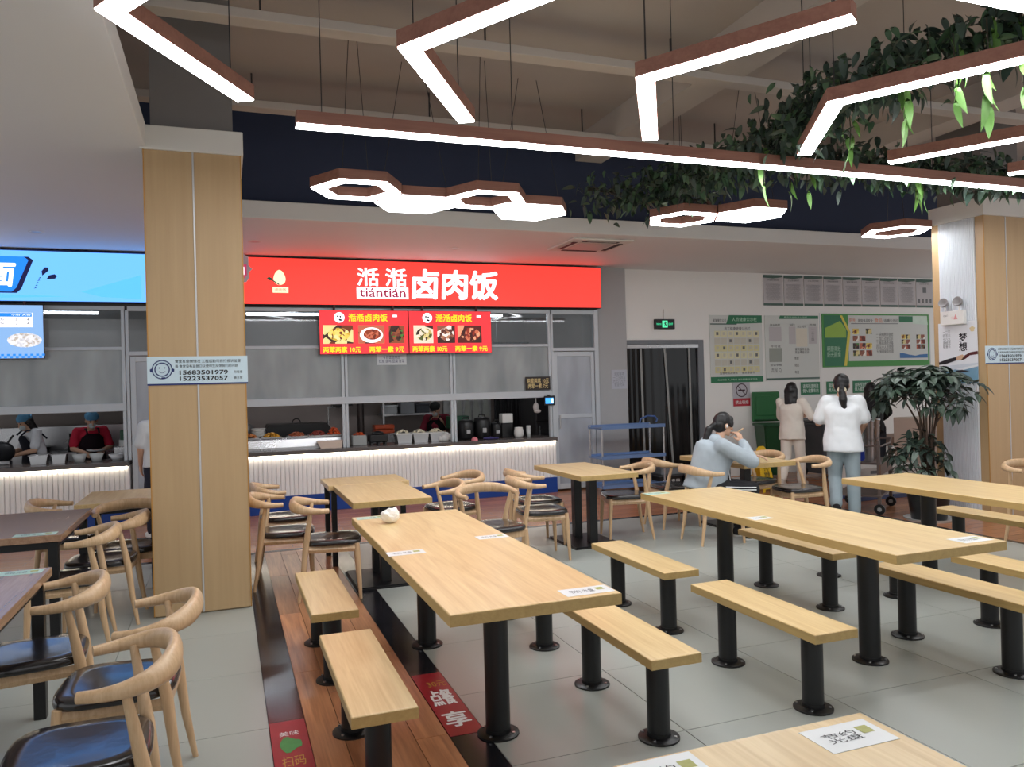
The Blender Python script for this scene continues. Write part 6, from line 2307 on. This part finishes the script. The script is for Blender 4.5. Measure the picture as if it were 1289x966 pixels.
# 1 diner in grey hoodie
def hoodie(t, D, k, hd, R3):
    b = MB()
    b.ell(D['nek'] + Vector((0, -.06, -.01)), (.12 * k, .085 * k, .075 * k))
    b.ell(D['nek'] + Vector((0, -.09, -.07)), (.105 * k, .055 * k, .09 * k))
    b.cap(D['nek'] + Vector((-.09, .02, -.03)), .036, D['nek'] + Vector((.09, .02, -.03)), .036)
    remesh(b, 'hood', .01, MATS['grey_hoodie'], t, wr=.008, wscale=14)
    MB().tube([D['nek'] + Vector((.05, .09, -.04)), D['chs'] + Vector((.06, .15, 0)), D['wst'] + Vector((.08, .17, .02)), D['wst'] + Vector((.1, .19, -.16))], .005, 6).build('drawstring', WHPR, t)
    MB().ell(hd(.084, .0, -.012), (.008, .012, .016), 8, 6).build('earphone', WPL, t, smooth=True)
    for q in 'RL':
        s = 1 if q == 'R' else -1
        for dz in (0, .025):
            b = MB()
            b.tube([D['hi' + q] + Vector((s * .1, .1, dz)), D['hi' + q].lerp(D['kn' + q], .6) + Vector((s * .088, 0, dz)), D['kn' + q] + Vector((s * .077, 0, dz))], .006, 6)
            b.build('side_stripe', WHPR, t)


figure('diner in a light grey hoodie eating with chopsticks at the oak cafe table', (4.56, 6.71, 0), RT - .12, dict(
    pel=(0, -.02, .56), wst=(0, .02, .70), chs=(0, .075, .88), nek=(0, .135, 1.02), hed=(0, .19, 1.165), shR=(.165, .085, .965), shL=(-.165, .085, .965),
    elR=(.235, .36, .805), elL=(-.22, .44, .84), wrR=(.085, .35, .985), wrL=(-.1, .56, .82), hiR=(.09, .0, .535), hiL=(-.09, .0, .535), knR=(.1, .44, .51), knL=(-.1, .44, .51),
    anR=(.1, .40, .085), anL=(-.1, .40, .085), toR=(.11, .57, .03), toL=(-.11, .57, .03)), H=1.62, hair='lowpony', shirt=(fabric('grey_hoodie', (168, 178, 186)), .0), loose=3.2,
    pants=fabric('black_track_trousers', (26, 26, 30)), shoe=(fabric('black_shoe', (30, 30, 32)), fabric('white_sole', (220, 220, 216))), hp=-.2, extras=(hoodie,),
    handcfg={'R': ((-.35, -.2, .8), (-.8, -.3, -.3), 1, 1.0), 'L': ((.5, .6, 0), (0, 0, -1), -1, .5)})
t = thing('chopsticks', 'pair of chopsticks held at the diner mouth', 'chopsticks', (4.93, 6.64, 1.07))
for s in (0, 1):
    MB().tube([(.03, 0 + .012 * s, .05), (-.09, .06 + .006 * s, -.03)], [.004, .0025], 6).build('stick', CHAIRW, t)

# 2 woman in beige
figure('woman in a beige shirt and cream trousers with loose black hair before the bins', (7.90, 9.42, 0), -.98, dict(
    elR=(.30, -.03, 1.09), wrR=(.45, .14, 1.12), elL=(-.2, .1, 1.07), wrL=(-.02, .30, 1.08), knR=(.1, .06, .47), anR=(.1, .1, .085), toR=(.12, .27, .03),
    knL=(-.09, -.03, .47), anL=(-.1, -.22, .14), toL=(-.1, -.1, .035)), H=1.56, hair='bob', shirt=(fabric('beige_shirt', (240, 234, 223)), .10), loose=1.6,
    pants=fabric('cream_trousers', (236, 229, 218)), shoe=(fabric('cream_shoe', (206, 196, 186)), fabric('white_sole', (220, 220, 216))), hp=-.12, hy=.1)


# 3 woman with ponytail
def scrunchie(t, D, k, hd, R3):
    b = MB()
    for j in range(10):
        a = 2 * pi * j / 10
        b.ell(hd(.036 * cos(a), -.115 + .012 * sin(a), -.062 + .022 * sin(a)), (.014 * k, .014 * k, .014 * k), 8, 6)
    b.build('scrunchie', mat('leopard_cloth', (206, 196, 170), rough=.8, var=.5, vscale=60), t, smooth=True)


figure('ponytailed woman in a white T-shirt and pale jeans walking away', (6.53, 6.95, 0), -.74, dict(
    elL=(-.245, .06, 1.07), wrL=(-.2, .27, 1.12), elR=(.225, .05, 1.08), wrR=(.2, .22, .98), knL=(-.09, .09, .46), anL=(-.085, -.17, .20), toL=(-.085, -.10, .04),
    knR=(.095, .02, .47), anR=(.10, .0, .085), toR=(.11, .17, .03)), H=1.66, hair='pony', shirt=(fabric('white_tshirt', (232, 235, 238)), .07), sleeve='short', loose=2.2,
    pants=fabric('pale_jeans', (150, 164, 170)), shoe=(fabric('black_shoe', (30, 30, 32)), fabric('white_sole', (220, 220, 216))), extras=(scrunchie,), hp=-.1)

# 4 person in black behind the buckets
figure('person in a black top bending over the dish return behind the potted tree', (8.80, 8.78, 0), -.75, dict(
    wst=(0, .03, 1.02), chs=(0, .1, 1.17), nek=(0, .19, 1.29), hed=(0, .27, 1.40), shR=(.17, .14, 1.26), shL=(-.17, .14, 1.26), elR=(.22, .3, 1.07), elL=(-.22, .3, 1.07), wrR=(.15, .48, .98), wrL=(-.15, .48, .98)),
    H=1.62, hair='bob', shirt=(fabric('black_top', (18, 18, 20)), .04), loose=1.8, pants=fabric('dark_trousers', (30, 32, 40)), shoe=(fabric('black_shoe', (30, 30, 32)),), hp=-.5)

# 5 customer half hidden by the left column
figure('customer in a white top and dark trousers mostly hidden by the tan column', (-.71, 9.62, 0), .35, dict(elL=(-.2, .02, 1.05), wrL=(-.17, .14, .85)),
       H=1.58, hair='long', shirt=(fabric('white_top', (214, 218, 222)), .0), sleeve='short', loose=1.4, pants=fabric('navy_trousers', (26, 30, 48)), shoe=(fabric('white_shoe', (220, 220, 216)),), hp=-.1)

# 6-8 cooks
CAPB = fabric('blue_hair_net', (90, 150, 190))
NAVA = fabric('navy_apron', (28, 30, 46))
figure('cook in a white shirt and navy apron at the blue counter', (-2.34, 11.75, 0), pi - 1.0, dict(
    chs=(0, .05, 1.19), nek=(0, .09, 1.32), hed=(0, .14, 1.44), shR=(.165, .05, 1.29), shL=(-.165, .05, 1.29), elR=(.23, .12, 1.04), wrR=(.12, .34, 1.0), elL=(-.23, .12, 1.04), wrL=(-.1, .34, .98)),
    H=1.47, hair='bob', shirt=(fabric('cook_white_shirt', (216, 218, 224)), .0), sleeve='short', pants=fabric('dark_trousers', (30, 32, 40)), shoe=(fabric('black_shoe', (30, 30, 32)),), hp=-.45,
    extras=(cap_of(CAPB), mask, apron_of(NAVA)), handcfg={'R': ((-.1, .9, -.2), (0, 0, -1), -1, .7), 'L': ((.1, .9, -.2), (0, 0, -1), 1, .7)})
figure('cook in a red shirt and dark apron preparing food at the blue counter', (-1.72, 11.78, 0), pi + .35, dict(
    chs=(0, .04, 1.18), nek=(0, .08, 1.31), hed=(0, .12, 1.43), shR=(.175, .04, 1.28), shL=(-.175, .04, 1.28), elR=(.25, .1, 1.03), wrR=(.14, .33, .98), elL=(-.25, .1, 1.03), wrL=(-.06, .34, .99)),
    H=1.47, hair='', shirt=(fabric('red_shirt', (186, 24, 56)), .0), sleeve='short', pants=fabric('dark_trousers', (30, 32, 40)), shoe=(fabric('black_shoe', (30, 30, 32)),), hp=-.4,
    extras=(cap_of(CAPB), mask, apron_of(fabric('maroon_apron', (40, 22, 34)))), handcfg={'R': ((-.2, .9, -.1), (0, 0, -1), -1, .8), 'L': ((.3, .9, -.1), (0, 0, -1), 1, .8)})
t = thing('white_plate', 'white plate held by the cook in red', 'plate', (-1.60, 11.42, .90))
MB().lathe([(0, 0), (.07, 0), (.115, .02), (.113, .026), (.07, .008), (0, .008)], (0, 0, 0), 24).build('plate', BOWLW, t, smooth=True)
MB().ell((0, 0, .015), (.06, .05, .012), 12, 6).build('food', MATS['food_2'], t, smooth=True)
figure('cook in a maroon shirt and black cap behind the rice counter', (3.17, 12.05, 0), pi - .55, dict(
    chs=(0, .05, 1.16), nek=(0, .09, 1.28), hed=(0, .14, 1.395), shR=(.18, .05, 1.25), shL=(-.18, .05, 1.25), elR=(.26, .12, 1.0), wrR=(.1, .36, 1.0), elL=(-.26, .12, 1.0), wrL=(-.08, .36, 1.0)),
    H=1.47, hair='', shirt=(fabric('maroon_shirt', (112, 20, 42)), .0), sleeve='short', pants=fabric('dark_trousers', (30, 32, 40)), shoe=(fabric('black_shoe', (30, 30, 32)),), hp=-.45,
    extras=(cap_of(fabric('black_cap', (20, 22, 22)), True), mask, apron_of(fabric('black_apron', (22, 22, 24)))), handcfg={'R': ((-.2, .9, 0), (0, 0, -1), -1, .8), 'L': ((.2, .9, 0), (0, 0, -1), 1, .8)})
